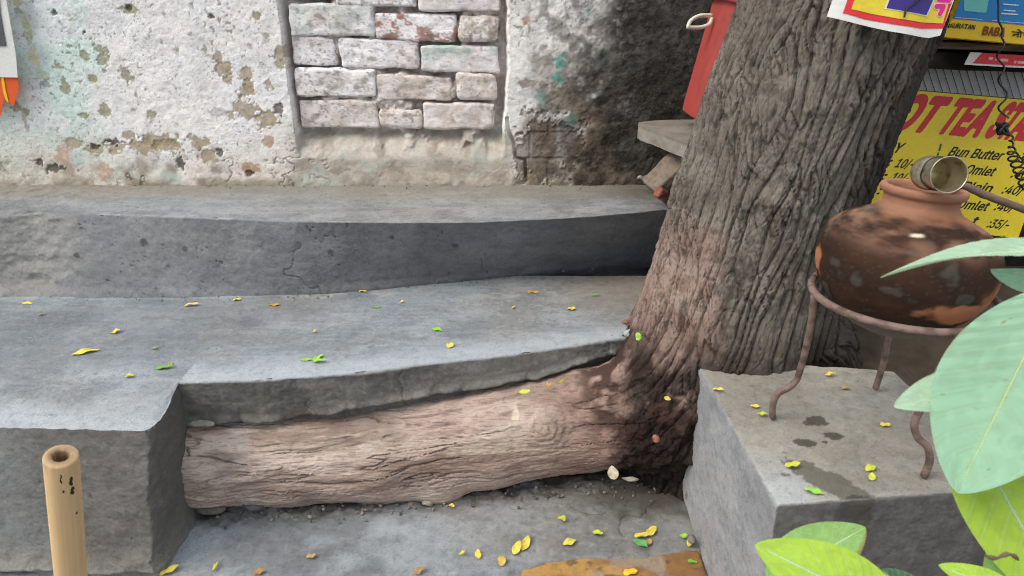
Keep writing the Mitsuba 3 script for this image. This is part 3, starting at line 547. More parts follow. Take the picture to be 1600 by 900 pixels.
# colour of the bark: dry grey, red oxide wash low on the left, wet dark collar with cavity shade painted in
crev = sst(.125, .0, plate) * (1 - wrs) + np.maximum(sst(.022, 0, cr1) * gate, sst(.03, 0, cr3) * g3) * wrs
grey = np.empty((len(V), 3)); grey[:] = (.150, .132, .114); grey = cmix(grey, (.225, .202, .176), sst(.4, .7, f3(V, .10, 7, 4)) * .8); grey = cmix(grey, (.080, .068, .058), sst(.5, .7, f3(V, .03, 8, 3)) * .6)
grey = cmix(grey, (.050, .042, .035), sst(-1.35, -.65, th) * sst(.9, 1.15, V[:, 2] + .2 * (f3(V, .1, 18, 3) - .5)) * .7)                 # right side, here and below: shade of left-hand light painted into the bark
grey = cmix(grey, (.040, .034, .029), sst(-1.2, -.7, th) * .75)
str_ = sst(.010, .0, np.abs(aw - (-1.0 * .225) - .02 * (f2(s1, s1 * 0, .1, 217, 3) - .5))) * sst(1.0, 1.25, V[:, 2]); grey = cmix(grey, (.20, .135, .08), str_ * .6)
red = np.empty((len(V), 3)); red[:] = (.255, .180, .155); red = cmix(red, (.33, .25, .22), sst(.42, .66, f3(V, .09, 9, 4)) * .8); red = cmix(red, (.19, .115, .092), sst(.5, .68, f3(V, .04, 10, 4)) * .6)
rootc = np.empty((len(V), 3)); rootc[:] = (.44, .335, .285); rootc = cmix(rootc, (.56, .46, .40), sst(.42, .64, f2(rs * .3, raw, .06, 218, 4)) * .8); rootc = cmix(rootc, (.20, .135, .108), sst(.46, .64, f2(rs * .25, raw, .05, 219, 4)) * .75); rootc = cmix(rootc, (.52, .43, .35), sst(.55, .7, f2(rs * .15, raw, .016, 238, 3)) * .5); rootc = cmix(rootc, (.17, .11, .09), sst(.56, .7, f2(rs * .13, raw, .010, 239, 3)) * .45)
rootc = cmix(rootc, (.31, .19, .16), sst(-.05, .22, V[:, 0] + .1 * (f3(V, .08, 11, 3) - .5)) * .65)
rootc = cmix(rootc, (.34, .33, .31), sst(.55, .72, f3(V, .08, 19, 3)) * sst(-.1, -.5, V[:, 0]) * .45)
zline = .985 + .05 * (f3(V, .06, 12, 3) - .5) * 2 - .55 * sst(-2.35, -1.35, th) * np.ones(len(V))
wred = sst(.06, -.06, V[:, 2] - zline + .16 * (f3(V, .022, 234, 4) - .5)) * (1 - .75 * sst(-1.9, -1.3, th) * (1 - wrs))
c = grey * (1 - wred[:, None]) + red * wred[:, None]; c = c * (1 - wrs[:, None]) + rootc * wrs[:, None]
damp_shade = sst(.69, .55, V[:, 2] + .18 * (f3(V, .06, 13, 4) - .5)) * sst(.20, .28, V[:, 0] + .10 * (f3(V, .05, 20, 3) - .5)); c = cmix(c, (.013, .009, .008), damp_shade * .93)  # wet decayed wood, plus crevice shade painted into its colour
damp_shade2 = np.exp(-((V[:, 0] - .27) / .13) ** 2 - ((V[:, 2] - .61) / .10) ** 2) * sst(.30, .55, f3(V, .04, 14, 4)); c = cmix(c, (.050, .025, .020), np.clip(damp_shade2 * 1.5, 0, .92)); dk = sst(.45, .60, f3(V, .05, 24, 4) + .22 * sst(.70, .55, V[:, 2])) * sst(.21, .30, V[:, 0]) * sst(.80, .66, V[:, 2]) * sst(.50, .40, V[:, 0]); c = cmix(c, (.016, .011, .010), dk * .85)
damp_shade3 = sst(.83, .70, V[:, 2] + .10 * (f3(V, .06, 15, 4) - .5)) * sst(.34, .42, V[:, 0]); c = cmix(c, (.040, .031, .026), damp_shade3 * .88)  # trunk colour darker towards the block top
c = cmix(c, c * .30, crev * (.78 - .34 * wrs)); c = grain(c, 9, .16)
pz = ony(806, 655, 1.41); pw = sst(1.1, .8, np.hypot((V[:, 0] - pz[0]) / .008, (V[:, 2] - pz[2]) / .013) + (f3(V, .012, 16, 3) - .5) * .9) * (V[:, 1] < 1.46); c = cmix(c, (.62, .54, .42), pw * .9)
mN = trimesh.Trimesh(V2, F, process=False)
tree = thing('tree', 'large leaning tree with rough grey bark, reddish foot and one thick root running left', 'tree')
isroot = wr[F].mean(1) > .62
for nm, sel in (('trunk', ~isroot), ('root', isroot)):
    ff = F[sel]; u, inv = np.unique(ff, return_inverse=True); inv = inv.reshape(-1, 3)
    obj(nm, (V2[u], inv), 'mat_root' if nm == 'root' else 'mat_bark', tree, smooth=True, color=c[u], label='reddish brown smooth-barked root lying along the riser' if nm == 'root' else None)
zt = np.linspace(1.585, 3.6, 30); tt = tube(np.stack([*taxis(zt), zt], -1), .212 - .03 * (zt - 1.5), 40)
tt.vertices = tt.vertices + tt.vertex_normals * (.01 * (f3(tt.vertices * [1, 1, .2], .03, 17, 3) - .5))[:, None]
scene['mat_bark_far'] = two(pr(mikit.proc(lambda p, n, uv: tmix((.08, .066, .052), (.24, .21, .17), tfbm(p.x * 40, p.y * 40, p.z * 8, 4))), .85, .2))
obj('upper_trunk', tt, 'mat_bark_far', tree, smooth=True)

# ------------------------------------------------------------------ right concrete block
c8 = np.array([[.388, .925, .05], [.402, .925, .72], [.396, 1.42, .05], [.388, 1.42, .72], [.80, .965, .05], [.80, .965, .72], [.80, 1.35, .05], [.79, 1.35, .72]])
c8[1] = onz(1213, 789, .72); c8[0] = [c8[1][0] - .004, c8[1][1] - .02, .05]
m = rough_box(c8, 150, .008, .0035, .09, 170, 5); V = m.vertices; NN = m.vertex_normals
V += NN * ((f3(V, .02, 171, 4) - .5) * .004)[:, None]; m.vertices = V
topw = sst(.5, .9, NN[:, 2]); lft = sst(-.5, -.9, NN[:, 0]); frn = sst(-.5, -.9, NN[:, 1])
c = concrete_color(V[:, 0], V[:, 1], 180, (.36, .335, .29), (.40, .37, .315), (.25, .23, .20), (.44, .43, .40))
c = cmix(c, (.40, .42, .43), sst(.12, .03, np.hypot(V[:, 0] - .41, (V[:, 1] - .93) * .8) + .06 * (f3(V, .05, 172, 4) - .5)) * .8)
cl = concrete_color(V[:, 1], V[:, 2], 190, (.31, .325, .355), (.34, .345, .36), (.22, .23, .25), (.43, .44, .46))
cf = concrete_color(V[:, 0], V[:, 2] * .6, 195, (.115, .112, .108), (.14, .133, .125), (.062, .06, .058), (.19, .185, .18))  # front painted darker than the left face, as if lit from the left
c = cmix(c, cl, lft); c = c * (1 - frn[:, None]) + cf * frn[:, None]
def wet(px, py, rx, ry, s=1, ang=0):
    q = onz(px, py, .72); dx, dy = V[:, 0] - q[0], V[:, 1] - q[1]; ca, sa_ = math.cos(ang), math.sin(ang)
    return sst(1.1, .92, np.hypot((dx * ca + dy * sa_) / rx, (-dx * sa_ + dy * ca) / ry) + (f2(V[:, 0], V[:, 1], .010, 173, 4) - .5) * .8 * s) * topw
for a_ in ((1277, 657, .017, .017), (1262, 661, .011, .009), (1304, 682, .016, .014), (1258, 693, .018, .014), (1228, 741, .008, .006), (1289, 691, .005, .004)): c = cmix(c, (.075, .066, .050), wet(*a_) * (.92 if a_[0] != 1228 else .6))
c = cmix(c, (.115, .105, .085), np.clip(wet(1300, 755, .085, .027, 1, -.92) + wet(1268, 735, .035, .012, 1, -.92), 0, 1) * .85)
q = onz(1345, 781, .72); c = cmix(c, (.05, .043, .036), sst(1.15, .9, np.hypot((V[:, 0] - q[0] ) / .024, (V[:, 1] - q[1]) / .010) + (f3(V, .008, 174, 3) - .5) * .9) * sst(.60, .71, V[:, 2]) * .85)
q = onz(1325, 785, .72); c = cmix(c, (.05, .049, .048), frn * sst(.012, .004, np.abs(V[:, 0] - q[0] - .25 * (V[:, 2] - .72) + .01 * (f3(V, .03, 175, 3) - .5))) * sst(.66, .70, V[:, 2]) * .8)
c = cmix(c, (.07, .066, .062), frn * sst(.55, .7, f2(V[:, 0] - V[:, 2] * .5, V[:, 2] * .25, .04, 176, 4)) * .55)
c = cmix(c, (.46, .46, .455), sst(.35, .6, f3(V, .03, 177, 3)) * sst(.85, .6, np.abs(NN).max(1)) * .6)
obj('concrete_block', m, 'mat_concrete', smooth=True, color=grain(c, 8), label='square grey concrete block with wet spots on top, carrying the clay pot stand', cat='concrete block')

# soil behind the block
X, Y = np.meshgrid(np.arange(.64, 2.4, .012), np.arange(1.30, 2.03, .012), indexing='ij')
P = np.stack([X, Y, .60 + .10 * sst(1.4, 1.9, Y) + (f2(X, Y, .09, 180, 4) - .5) * .06], -1); v, f = gridmesh(P)
scene['mat_soil'] = two(pr(mikit.proc(lambda p, n, uv: tmix((.035, .028, .020), (.11, .085, .060), tfbm(p.x * 30, p.y * 30, p.z * 30, 4))), .95, .15))
obj('soil', (v, f), 'mat_soil', smooth=True, kind='structure', label='dark brown earth behind the concrete block')
m = rough_box(box8([.80, 1.3, .05], [2.4, 2.2, .58]), 12, .01, .004, .05, 3); obj('earth_bank', m, 'mat_soil', smooth=True, kind='structure', label='earth bank under the stall')

# ------------------------------------------------------------------ clay pot, stand, dipper
RC = np.array([.628, 1.096, .994])
stand = thing('pot_stand', 'rusty three-legged iron ring stand on the concrete block under the clay pot', 'stand')
a = np.linspace(0, 2 * np.pi, 73); ring = np.stack([RC[0] + .138 * np.cos(a), RC[1] + .138 * np.sin(a), RC[2] + 0 * a], -1); obj('ring', tube(ring, .0062, 10, False), 'mat_rust', stand, smooth=True)
def leg_path(top, foot, knee_out, side):
    k1 = lerp(top, foot, .70) + side * .012; o = unit(foot - RC * [1, 1, 0] - [0, 0, foot[2]]); o = unit(np.array([o[0], o[1], 0]))
    return smooth_path([top, lerp(top, k1, .5), k1, lerp(k1, foot, .25) + o * .012 + [0, 0, .006], lerp(k1, foot, .55) + o * .03 + [0, 0, .004], foot + o * .012 + [0, 0, .035], foot + [0, 0, .004]], 44)
def leg_pts(top, pxs, foot):
    d0, d1 = (top - CAM) @ FWD, (foot - CAM) @ FWD; y0 = 450 - FPX * ((top - CAM) @ UPV) / d0; y1 = 450 - FPX * ((foot - CAM) @ UPV) / d1
    return smooth_path([top] + [at(a_, b_, d0 + (d1 - d0) * (b_ - y0) / (y1 - y0)) for a_, b_ in pxs] + [foot], 50)
L1 = leg_pts(RC + [-.138, .01, -.004], [(1252, 572), (1246, 591), (1232, 606), (1216, 614), (1209, 627)], onz(1208, 652, .725))
L2p = leg_pts(RC + [.03, .135, -.004], [(1386, 540), (1378, 575)], onz(1368, 607, .725))
L3 = leg_pts(RC + [.082, -.111, -.004], [(1470, 575), (1440, 636), (1429, 660), (1433, 682), (1450, 700), (1452, 722)], onz(1443, 744, .725))
for Lp in (L1, L2p, L3):
    obj('leg', tube(Lp, .0060, 10), 'mat_rust', stand, smooth=True)
prof = [(.0005, -.108), (.035, -.105), (.070, -.094), (.100, -.076), (.125, -.050), (.142, -.022), (.149, .006), (.148, .028), (.140, .052), (.124, .074), (.102, .091), (.083, .102), (.071, .110), (.066, .117), (.064, .128), (.0645, .139),
        (.068, .143), (.0715, .147), (.073, .152), (.0725, .157), (.069, .161), (.064, .161), (.060, .156), (.0575, .145), (.057, .125), (.06, .112), (.09, .09), (.13, .05), (.140, .0), (.115, -.05), (.06, -.092), (.0005, -.10)]
from scipy.interpolate import PchipInterpolator
pa = np.array(prof); pa[:, 1] = np.where(pa[:, 1] > .05, .05 + (pa[:, 1] - .05) * .74, pa[:, 1]); pa[10:-5, 0] *= np.where(pa[10:-5, 1] > .1, .95, 1.0); dd = np.r_[0, np.cumsum(np.hypot(*np.diff(pa, axis=0).T))]; pa = PchipInterpolator(dd, pa)(np.linspace(0, dd[-1], 300))
pa[:, 0] *= .885; P = lathe(pa, 260); L = P.copy(); L[..., 2] = np.where(L[..., 2] > .05, .05 + (L[..., 2] - .05) / .74, L[..., 2])
P = P + P * [1, 1, 0] * (.006 * (f3(P, .13, 230, 3) - .5))[..., None] + (.0012 * (f3(P, .02, 231, 3) - .5))[..., None]
rot = trimesh.transformations.rotation_matrix(math.radians(4), [0, 1, 0])[:3, :3] @ trimesh.transformations.rotation_matrix(math.radians(-2), [1, 0, 0])[:3, :3]
PC = np.array([.620, 1.098, 1.040]); P = P @ rot.T + PC
c = np.empty(P.shape); c[:] = (.40, .165, .085); zz = L[..., 2]; an = np.arctan2(L[..., 1], L[..., 0])
fb = f3(L, .10, 232, 5); fc_ = f3(L, .035, 233, 4)
c = cmix(c, (.30, .145, .10), sst(.45, .65, fc_) * .6)
sootp = sst(.30, .43, fb + .08 + .25 * np.exp(-((zz - .02) / .06) ** 2) - .30 * sst(.085, .115, zz) + .12 * sst(-.8, -2.2, an) - .20 * np.exp(-((an + 1.0) / .35) ** 2 - ((zz + .015) / .03) ** 2) - .02)
sootp *= 1 - .75 * np.exp(-((an + 3.0) / .3) ** 2 - ((zz - .0) / .04) ** 2); sootp *= 1 - .8 * sst(-1.0, -.4, an) * sst(2, -.2, an) * (zz < .03)
da = (an + 2.08 + np.pi) % (2 * np.pi) - np.pi; wn = (f3(L, .03, 236, 4) - .5)
terra = sst(1.15, .75, np.hypot((da - .80) / .50, (zz + .030) / .017) + wn * 1.6) + sst(.95, 1.25, da + wn * .6) * sst(.03, -.01, zz) + sst(1.1, .7, np.hypot((da + 1.28) / .22, (zz - .002) / .026) + wn * 1.8)
sootp = np.clip(sst(.20, .42, fb + .12 - .30 * sst(.085, .115, zz)) - .9 * np.clip(terra, 0, 1), 0, 1); c = cmix(c, (.009, .0088, .008), sootp * (.86 + .14 * fc_))
c = cmix(c, (.10, .092, .078), sst(.56, .66, fc_) * sootp * .5); c = cmix(c, (.27, .15, .105), sst(.34, .66, f3(L * [1, 1, 2.2], .05, 237, 5)) * sst(.035, .080, zz) * .85)
c = cmix(c, (.17, .155, .125), sst(-.055, -.085, zz + .03 * (fb - .5)) * .8)
c = cmix(c, (.13, .115, .09), sst(.13, .05, np.abs(an + 1.0)) * 0)
c = cmix(c, (.34, .17, .11), sst(.108, .125, zz) * .85); c = cmix(c, (.20, .085, .05), sst(.006, .001, np.abs(zz - .14)) * .3)
sc = sst(.80, .85, meshkit.noise(L / [.004, .004, .004])) ; c = cmix(c, (.30, .27, .22), sc * sootp * .07)
ws = np.exp(-(((an + 2.03) / .085) ** 2) ** 2 - (((zz - .088 - .01 * (an + 1.75)) / .0025) ** 2) ** 2); c = cmix(c, (.62, .54, .44), np.clip(ws * 1.2, 0, 1) * sst(.35, .5, fc_ + .1))
v, f = gridmesh(P); obj('clay_pot', (v, f), 'mat_clay', smooth=True, color=c.reshape(-1, 3), label='round soot-blackened terracotta water pot resting in the rusty iron stand', cat='pot')
# dipper
dip = thing('dipper', 'small brass-coloured metal cup with a wooden handle lying across the mouth of the clay pot', 'dipper')
co = at(1483, 273, 1.025); cb = at(1442, 269, 1.10)
ax_ = unit(co - cb); u_ = unit(np.cross(ax_, [0, 0, 1])); w_ = np.cross(u_, ax_); Lc = np.linalg.norm(co - cb)
pf = np.array([(.0005, -.006), (.012, -.004), (.020, .003), (.0245, .012), (.0258, .022), (.0248, .032), (.0228, .038), (.0225, .041), (.0235, .044), (.0228, .047), (.0232, .056), (.0248, .068), (.0262, .0725), (.0266, .0735), (.0258, .0740), (.0240, .068), (.0222, .055), (.0215, .040), (.024, .025), (.020, .006), (.0005, -.002)])
pf[:, 1] *= Lc / .0735; pf[:, 0] *= .97
dd = np.r_[0, np.cumsum(np.hypot(*np.diff(pf, axis=0).T))]; pf = PchipInterpolator(dd, pf)(np.linspace(0, dd[-1], 130)); Pl = lathe(pf, 64)
Pw = cb + Pl[..., :1] * u_ + Pl[..., 1:2] * w_ + Pl[..., 2:] * ax_
obj('cup', gridmesh(Pw), 'mat_cup', dip, smooth=True)
wr_ = np.linspace(0, 2 * np.pi, 40); rg = cb + ax_ * (Lc * .60) + .0238 * (np.cos(wr_)[:, None] * u_ + np.sin(wr_)[:, None] * w_) + ax_ * (.0012 * np.sin(5 * wr_))[:, None]
obj('wire_binding', tube(rg, .0009, 6, False), 'mat_ink', dip, smooth=True)
hp = smooth_path([at(1470, 284, 1.10), at(1508, 291, 1.13), at(1550, 309, 1.14), at(1600, 327, 1.15), at(1690, 362, 1.17)], 30); hp += np.random.RandomState(2).normal(size=hp.shape) * .0004
obj('handle', tube(hp, np.linspace(.0062, .0058, 30), 10), 'mat_stick', dip, smooth=True)

# ------------------------------------------------------------------ lettering helper
def flatmesh(shape, depth=.0006):
    geoms = getattr(shape, 'geoms', [shape])
    return trimesh.util.concatenate([trimesh.creation.extrude_polygon(g_, depth, engine='earcut') for g_ in geoms if g_.area > 1e-9])
def place_uv(mesh, o, u, v_, n, lift):
    p = mesh.vertices; mesh = mesh.copy(); mesh.vertices = np.asarray(o) + p[:, :1] * u + p[:, 1:2] * v_ + (p[:, 2:] + lift) * n; return mesh
def text_fit(txt, u0, v0, u1, cap, shear, bold=1):
    m = meshkit.text_mesh(txt, 1.0, .0006, bold); b = m.bounds; p = m.vertices.copy()
    p[:, 0] = u0 + (p[:, 0] - b[0, 0]) / (b[1, 0] - b[0, 0]) * (u1 - u0); p[:, 1] = v0 + p[:, 1] * cap; p[:, 0] += (p[:, 1] - v0) * shear
    m.vertices = p; return m

# ------------------------------------------------------------------ tea-stall sign
so_ = ony(1500, 250, 1.88); sn = unit([-.05, -1, .16]); su = unit(np.cross([0, 0, 1.], sn)) * -1
su = unit(np.array([math.cos(math.radians(5.0)), 0, -math.sin(math.radians(5.0))])); su = unit(su - sn * (su @ sn)); sv = np.cross(sn, su) * 1.0
if sv[2] < 0: sv = -sv
def SUV(px, py): p = onplane(px, py, so_, sn) - so_; return np.array([p @ su, p @ sv])
sign = thing('menu_board', 'yellow menu sheet with red heading and black price list hanging right of the trunk', 'sign')
tl, tr_, br, bl = SUV(1395, 137), SUV(1640, 160), SUV(1590, 374), SUV(1290, 345)
right = SUV(1598, 330); rgt_u = right[0] + .004
R0 = SUV(1591, 372); R1 = R0 + np.array([.030, .36])
vb = R0[1]; vt = SUV(1520, 149)[1]
poly = [(R0[0] - .62, vb), (R0[0], vb), (R0[0] + .036, vt), (R0[0] - .60, vt)]
def sheetm(poly, bend=.0, nu=40, nv=30, o=so_, u=None, v_=None, n=None):
    a_, b_, c_, d_ = map(np.array, poly); s, t = np.meshgrid(np.linspace(0, 1, nu), np.linspace(0, 1, nv), indexing='ij')
    q = (a_ * (1 - s)[..., None] + b_ * s[..., None]) * (1 - t)[..., None] + (d_ * (1 - s)[..., None] + c_ * s[..., None]) * t[..., None]
    return q
q = sheetm(poly); P = so_ + q[..., :1] * su + q[..., 1:] * sv; v, f = gridmesh(P); mfront = (v, f)
sh = trimesh.creation.extrude_polygon(sg.Polygon(poly), .003, engine='earcut'); obj('sheet', place_uv(sh, so_, su, sv, sn, -.003), 'mat_sign_yellow', sign)
SH = .49
def put(txt, pxl, pyl, pxr, cap_px, mat, bold=1, name='lettering'):
    a_ = SUV(pxl, pyl); b_ = SUV(pxr, pyl + (pxr - pxl) * .075); cap = cap_px * 1.66 / 1000 * 1.03
    obj(name, place_uv(text_fit(txt, a_[0], a_[1], b_[0], cap, SH, bold), so_, su, sv, sn, .0004), mat, sign)
put('HOT', 1354, 196, 1453, 47, 'mat_sign_red', 3, 'heading')
put('TEA', 1461, 205, 1529, 47, 'mat_sign_red', 3, 'heading')
put('STALL', 1537, 211, 1622, 47, 'mat_sign_red', 3, 'heading')
put('Bun Butter', 1480, 243, 1563, 13.5, 'mat_ink', 1)
put(':30/-', 1584, 252, 1625, 13, 'mat_ink', 1)
put('Omlet', 1505, 271, 1550, 13.5, 'mat_ink', 1)
put(':40/-', 1578, 277, 1616, 13, 'mat_ink', 1)
put('Plain', 1500, 297, 1546, 13.5, 'mat_ink', 1)
put(':40/-', 1564, 302, 1602, 13, 'mat_ink', 1)
put('Omlet', 1492, 325, 1540, 13.5, 'mat_ink', 1)
put(':40/-', 1552, 328, 1588, 13, 'mat_ink', 1)
put('t', 1515, 351, 1523, 13.5, 'mat_ink', 1)
put(':35/-', 1541, 355, 1572, 13, 'mat_ink', 1)
put('30/-', 1537, 380, 1567, 13, 'mat_ink', 1)
put('Y', 1393, 238, 1405, 15, 'mat_ink', 1)
put(':', 1385, 259, 1389, 13, 'mat_ink', 1); put('10/-', 1397, 261, 1424, 13, 'mat_ink', 1)
put(':', 1376, 281, 1381, 13, 'mat_ink', 1); put('10/-', 1390, 283, 1416, 13, 'mat_ink', 1)
put(':', 1369, 303, 1373, 13, 'mat_ink', 1)
for k in range(9):
    a_, b_ = SUV(1470 - k * 4.0, 226 + k * 13.5), SUV(1467.5 - k * 4.0, 235 + k * 13.5)
    obj('divider_dash', place_uv(flatmesh(sg.LineString([a_, b_]).buffer(.0022)), so_, su, sv, sn, .0004), 'mat_green_ink', sign)
# grey mesh-backed strip above it
mesh_ = thing('grey_mesh_panel', 'grey sheet behind slanting black wires just above the yellow menu', 'panel')
gp = [(R0[0] - .60, vt + .002), (R0[0] + .30, vt + .002), (R0[0] + .30, vt + .080), (R0[0] - .60, vt + .080)]
sh = trimesh.creation.extrude_polygon(sg.Polygon(gp), .003, engine='earcut'); obj('sheet', place_uv(sh, so_, su, sv, sn, -.006), 'mat_grey_sheet', mesh_)
for k in range(30):
    u0 = R0[0] - .34 + k * .0195
    a_, b_ = so_ + su * (u0 + .030) + sv * (vt + .002) + sn * .002, so_ + su * (u0 - .012) + sv * (vt + .078) + sn * .002
    obj('wire', tube([a_, b_], .0008, 5), 'mat_ink', mesh_)
# stall timber, red strip, boxes
shelf = thing('stall_shelf', 'weathered dark timber shelf edge above the menu and below the blue and yellow carton', 'shelf')
p0, p1 = ony(1440, 64, 1.80), ony(1700, 86, 1.80); zt_, zb_ = p0[2], ony(1500, 90, 1.80)[2]
m = rough_box([[p0[0] - .1, 1.80, zb_ + .022], [p0[0] - .1, 1.80, zt_ + .004], [p0[0] - .1, 2.20, zb_ + .022], [p0[0] - .1, 2.20, zt_ + .004], [2.3, 1.80, zb_ - .02], [2.3, 1.80, zt_ - .04], [2.3, 2.2, zb_ - .02], [2.3, 2.2, zt_ - .04]], 40, .006, .004, .05, 240); obj('plank', m, 'mat_old_wood', shelf, smooth=True)
m = rough_box([[p0[0] - .1, 1.84, zb_ - .025], [p0[0] - .1, 1.84, zb_ + .016], [p0[0] - .1, 2.20, zb_ - .025], [p0[0] - .1, 2.20, zb_ + .016], [2.3, 1.84, zb_ - .08], [2.3, 1.84, zb_ - .03], [2.3, 2.2, zb_ - .08], [2.3, 2.2, zb_ - .03]], 30, .006, .004, .05, 241); obj('plank', m, 'mat_dark_board', shelf, smooth=True)
for xx in (1.02, 2.2):
    obj('post', rough_box(box8([xx, 2.02, .3], [xx + .07, 2.09, 1.25]), 8, .006, .002, .05, 6), 'mat_dark_board', shelf)
red_ = thing('red_strip', 'narrow red and white printed strip tucked under the stall shelf', 'packet')
o_ = ony(1506, 101, 1.785); un = unit([1, 0, -.055]); nn = unit([0, -1, .1]); vn = np.cross(un, nn) * -1
if vn[2] < 0: vn = -vn
obj('sheet', place_uv(flatmesh(sg.Polygon([(0, 0), (.3, 0), (.3, .028), (.008, .028)]), .002), o_, un, vn, nn, 0), 'mat_paper', red_)
obj('print', place_uv(flatmesh(sg.Polygon([(.018, .004), (.3, .004), (.3, .028), (.035, .028)]), .0006), o_, un, vn, nn, .0026), 'mat_poster_red', red_)
for k, (u0, u1, v0) in enumerate([(.052, .062, .017), (.068, .074, .016), (.080, .098, .015), (.112, .118, .012), (.121, .14, .012), (.143, .17, .012)]):
    obj('white_mark', place_uv(flatmesh(sg.box(u0, v0 - .003, u1, v0 + .003)), o_, un, vn, nn, .0036), 'mat_pale_pink', red_)
cart = thing('printed_carton', 'blue and yellow printed carton standing on the stall shelf at the top right', 'carton')
yb_ = 1.74
o_ = ony(1468, 57, yb_); un = unit([1, 0, -.085]); nn = unit([0, -1, .05]); vn = unit(np.cross(nn, un)); vn = vn if vn[2] > 0 else -vn
def CUV(px, py): p = onplane(px, py, o_, nn) - o_; return np.array([p @ un, p @ vn])
wd, hy, hb = .55, CUV(1486, 29)[1], .33
bx = trimesh.creation.extrude_polygon(sg.Polygon([(0, 0), (wd, 0), (wd, hb), (.05, hb), (.02, hy)]), .12, engine='earcut'); obj('carton_body', place_uv(bx, o_, un, vn, nn, -.12), 'mat_box_yellow', cart)
obj('blue_panel', place_uv(flatmesh(sg.Polygon([(.02, hy), (wd - .001, hy), (wd - .001, hb), (.05, hb)]), .001), o_, un, vn, nn, .0004), 'mat_box_blue', cart)
mp = sg.Polygon([CUV(1508, 14), CUV(1538, 17), CUV(1545, -25), CUV(1508, -28)]).buffer(.004); obj('mint_panel', place_uv(flatmesh(mp), o_, un, vn, nn, .0018), 'mat_box_mint', cart)
def putc(txt, pxl, pyl, pxr, cap, mat, bold=1, tilt=.06, shear=0):
    a_ = CUV(pxl, pyl); b_ = CUV(pxr, pyl + (pxr - pxl) * tilt)
    obj('lettering', place_uv(text_fit(txt, a_[0], a_[1], b_[0], cap * 1.55 / 1000, shear, bold), o_, un, vn, nn, .002), mat, cart)
for k, ch in enumerate('NAURATAN'):
    xk = 1477 + k * 5.7; putc(ch, xk, 43.0 + .045 * (k - 2.2) ** 2 + k * .25, xk + 5.0, 6.2, 'mat_ink', 1)
for k, ch in enumerate('BABA'): putc(ch, 1534 + k * 8.8, 54 + k * .8, 1542 + k * 8.8, 11, 'mat_brown_ink', 2)
def strokes(name, lines, wdt, mat, fn, base, lift, parent):
    g_ = so.unary_union([sg.LineString([fn(*p) for p in l]).buffer(wdt) for l in lines]); obj(name, place_uv(flatmesh(g_), base[0], base[1], base[2], base[3], lift), mat, parent)
strokes('lettering', [[(1581, 49.5), (1604, 52)], [(1591, 50), (1590, 58)], [(1591, 54), (1586, 54), (1583, 54), (1584, 56)], [(1595, 50), (1594, 58)], [(1595, 50), (1592, 47), (1590, 46)], [(1599, 51), (1602, 53), (1600, 55), (1604, 59)]], .0011, 'mat_ink', CUV, (o_, un, vn, nn), .002, cart)
for (xa, xb, yy) in ((1567, 1590, 6.5), (1568, 1585, 16), (1564, 1589, 21), (1492, 1534, 27.5), (1550, 1566, 32), (1568, 1600, 34)):
    strokes('white_line', [[(xa, yy), (xb, yy + (xb - xa) * .07)]], .0012 if yy < 25 else .0005, 'mat_paper', CUV, (o_, un, vn, nn), .002, cart)
# poster on the trunk
poster = thing('tree_poster', 'white-edged poster with red border and yellow field tied to the upper trunk', 'poster')
po = ony(1297, 25, 1.30); pu = unit([1, .10, -.13]); pn = unit([.06, -1, .12]); pu = unit(pu - pn * (pu @ pn)); pv = np.cross(pn, pu); pv = pv if pv[2] > 0 else -pv
def PUV(px, py): p = onplane(px, py, po, pn) - po; return np.array([p @ pu, p @ pv])
def curve(m_, lift):
    p = m_.vertices; u = p[:, 0]; b_ = .0 + .045 * (u / .25) ** 2 * 0 + .010 * np.sin(u * 22); m2 = m_.copy()
    m2.vertices = po + p[:, :1] * pu + p[:, 1:2] * pv + (p[:, 2:] + lift - .012 * ((u - .11) / .11)[:, None] ** 2 + .002 * np.sin(u * 60)[:, None]) * pn; return m2
def dense(poly, step=.004, depth=.0006):
    pg_ = sg.Polygon(poly) if not hasattr(poly, 'area') else poly; x0, y0, x1, y1 = pg_.bounds
    strips = [pg_.intersection(sg.box(x, y0 - 1, x + step, y1 + 1)) for x in np.arange(x0, x1, step)]
    out = []
    for s in strips:
        for g_ in getattr(s, 'geoms', [s]):
            if g_.geom_type == 'Polygon' and g_.area > 1e-9: out.append(trimesh.creation.extrude_polygon(g_, depth, engine='earcut'))
    return trimesh.util.concatenate(out)
Bm = [PUV(1297, 25), PUV(1340, 37), PUV(1390, 49), PUV(1440, 57.5), PUV(1455, 59), PUV(1474, 55)]
w0, w1 = Bm[0], Bm[-1]; upv = np.array([.02, .42])
obj('sheet', curve(dense(Bm + [PUV(1496, 0), PUV(1510, -40) , PUV(1325, -60)]), 0), 'mat_paper', poster)
Rb = [PUV(1319, 20), PUV(1352, 30), PUV(1400, 39), PUV(1440, 44.5), PUV(1478, 44)]; Rt = [PUV(1494, -3), PUV(1506, -40), PUV(1343, -50)]
obj('red_border', curve(dense(Rb + Rt), .001), 'mat_poster_red', poster)
Yb = [PUV(1331, 14), PUV(1360, 21), PUV(1400, 29), PUV(1440, 35), PUV(1477, 36)]; Yt = [PUV(1488, -2), PUV(1498, -40), PUV(1352, -46)]
obj('yellow_field', curve(dense(Yb + Yt), .002), 'mat_poster_yellow', poster)
obj('white_frame', curve(dense([PUV(1381, 14), PUV(1415, 20), PUV(1449, 26), PUV(1463, -4), PUV(1474, -36), PUV(1402, -40)]), .003), 'mat_paper', poster)
obj('violet_panel', curve(dense([PUV(1384, 12.5), PUV(1415, 18.5), PUV(1447, 23.5), PUV(1460, -4), PUV(1470, -36), PUV(1404, -40)]), .004), 'mat_poster_violet', poster)
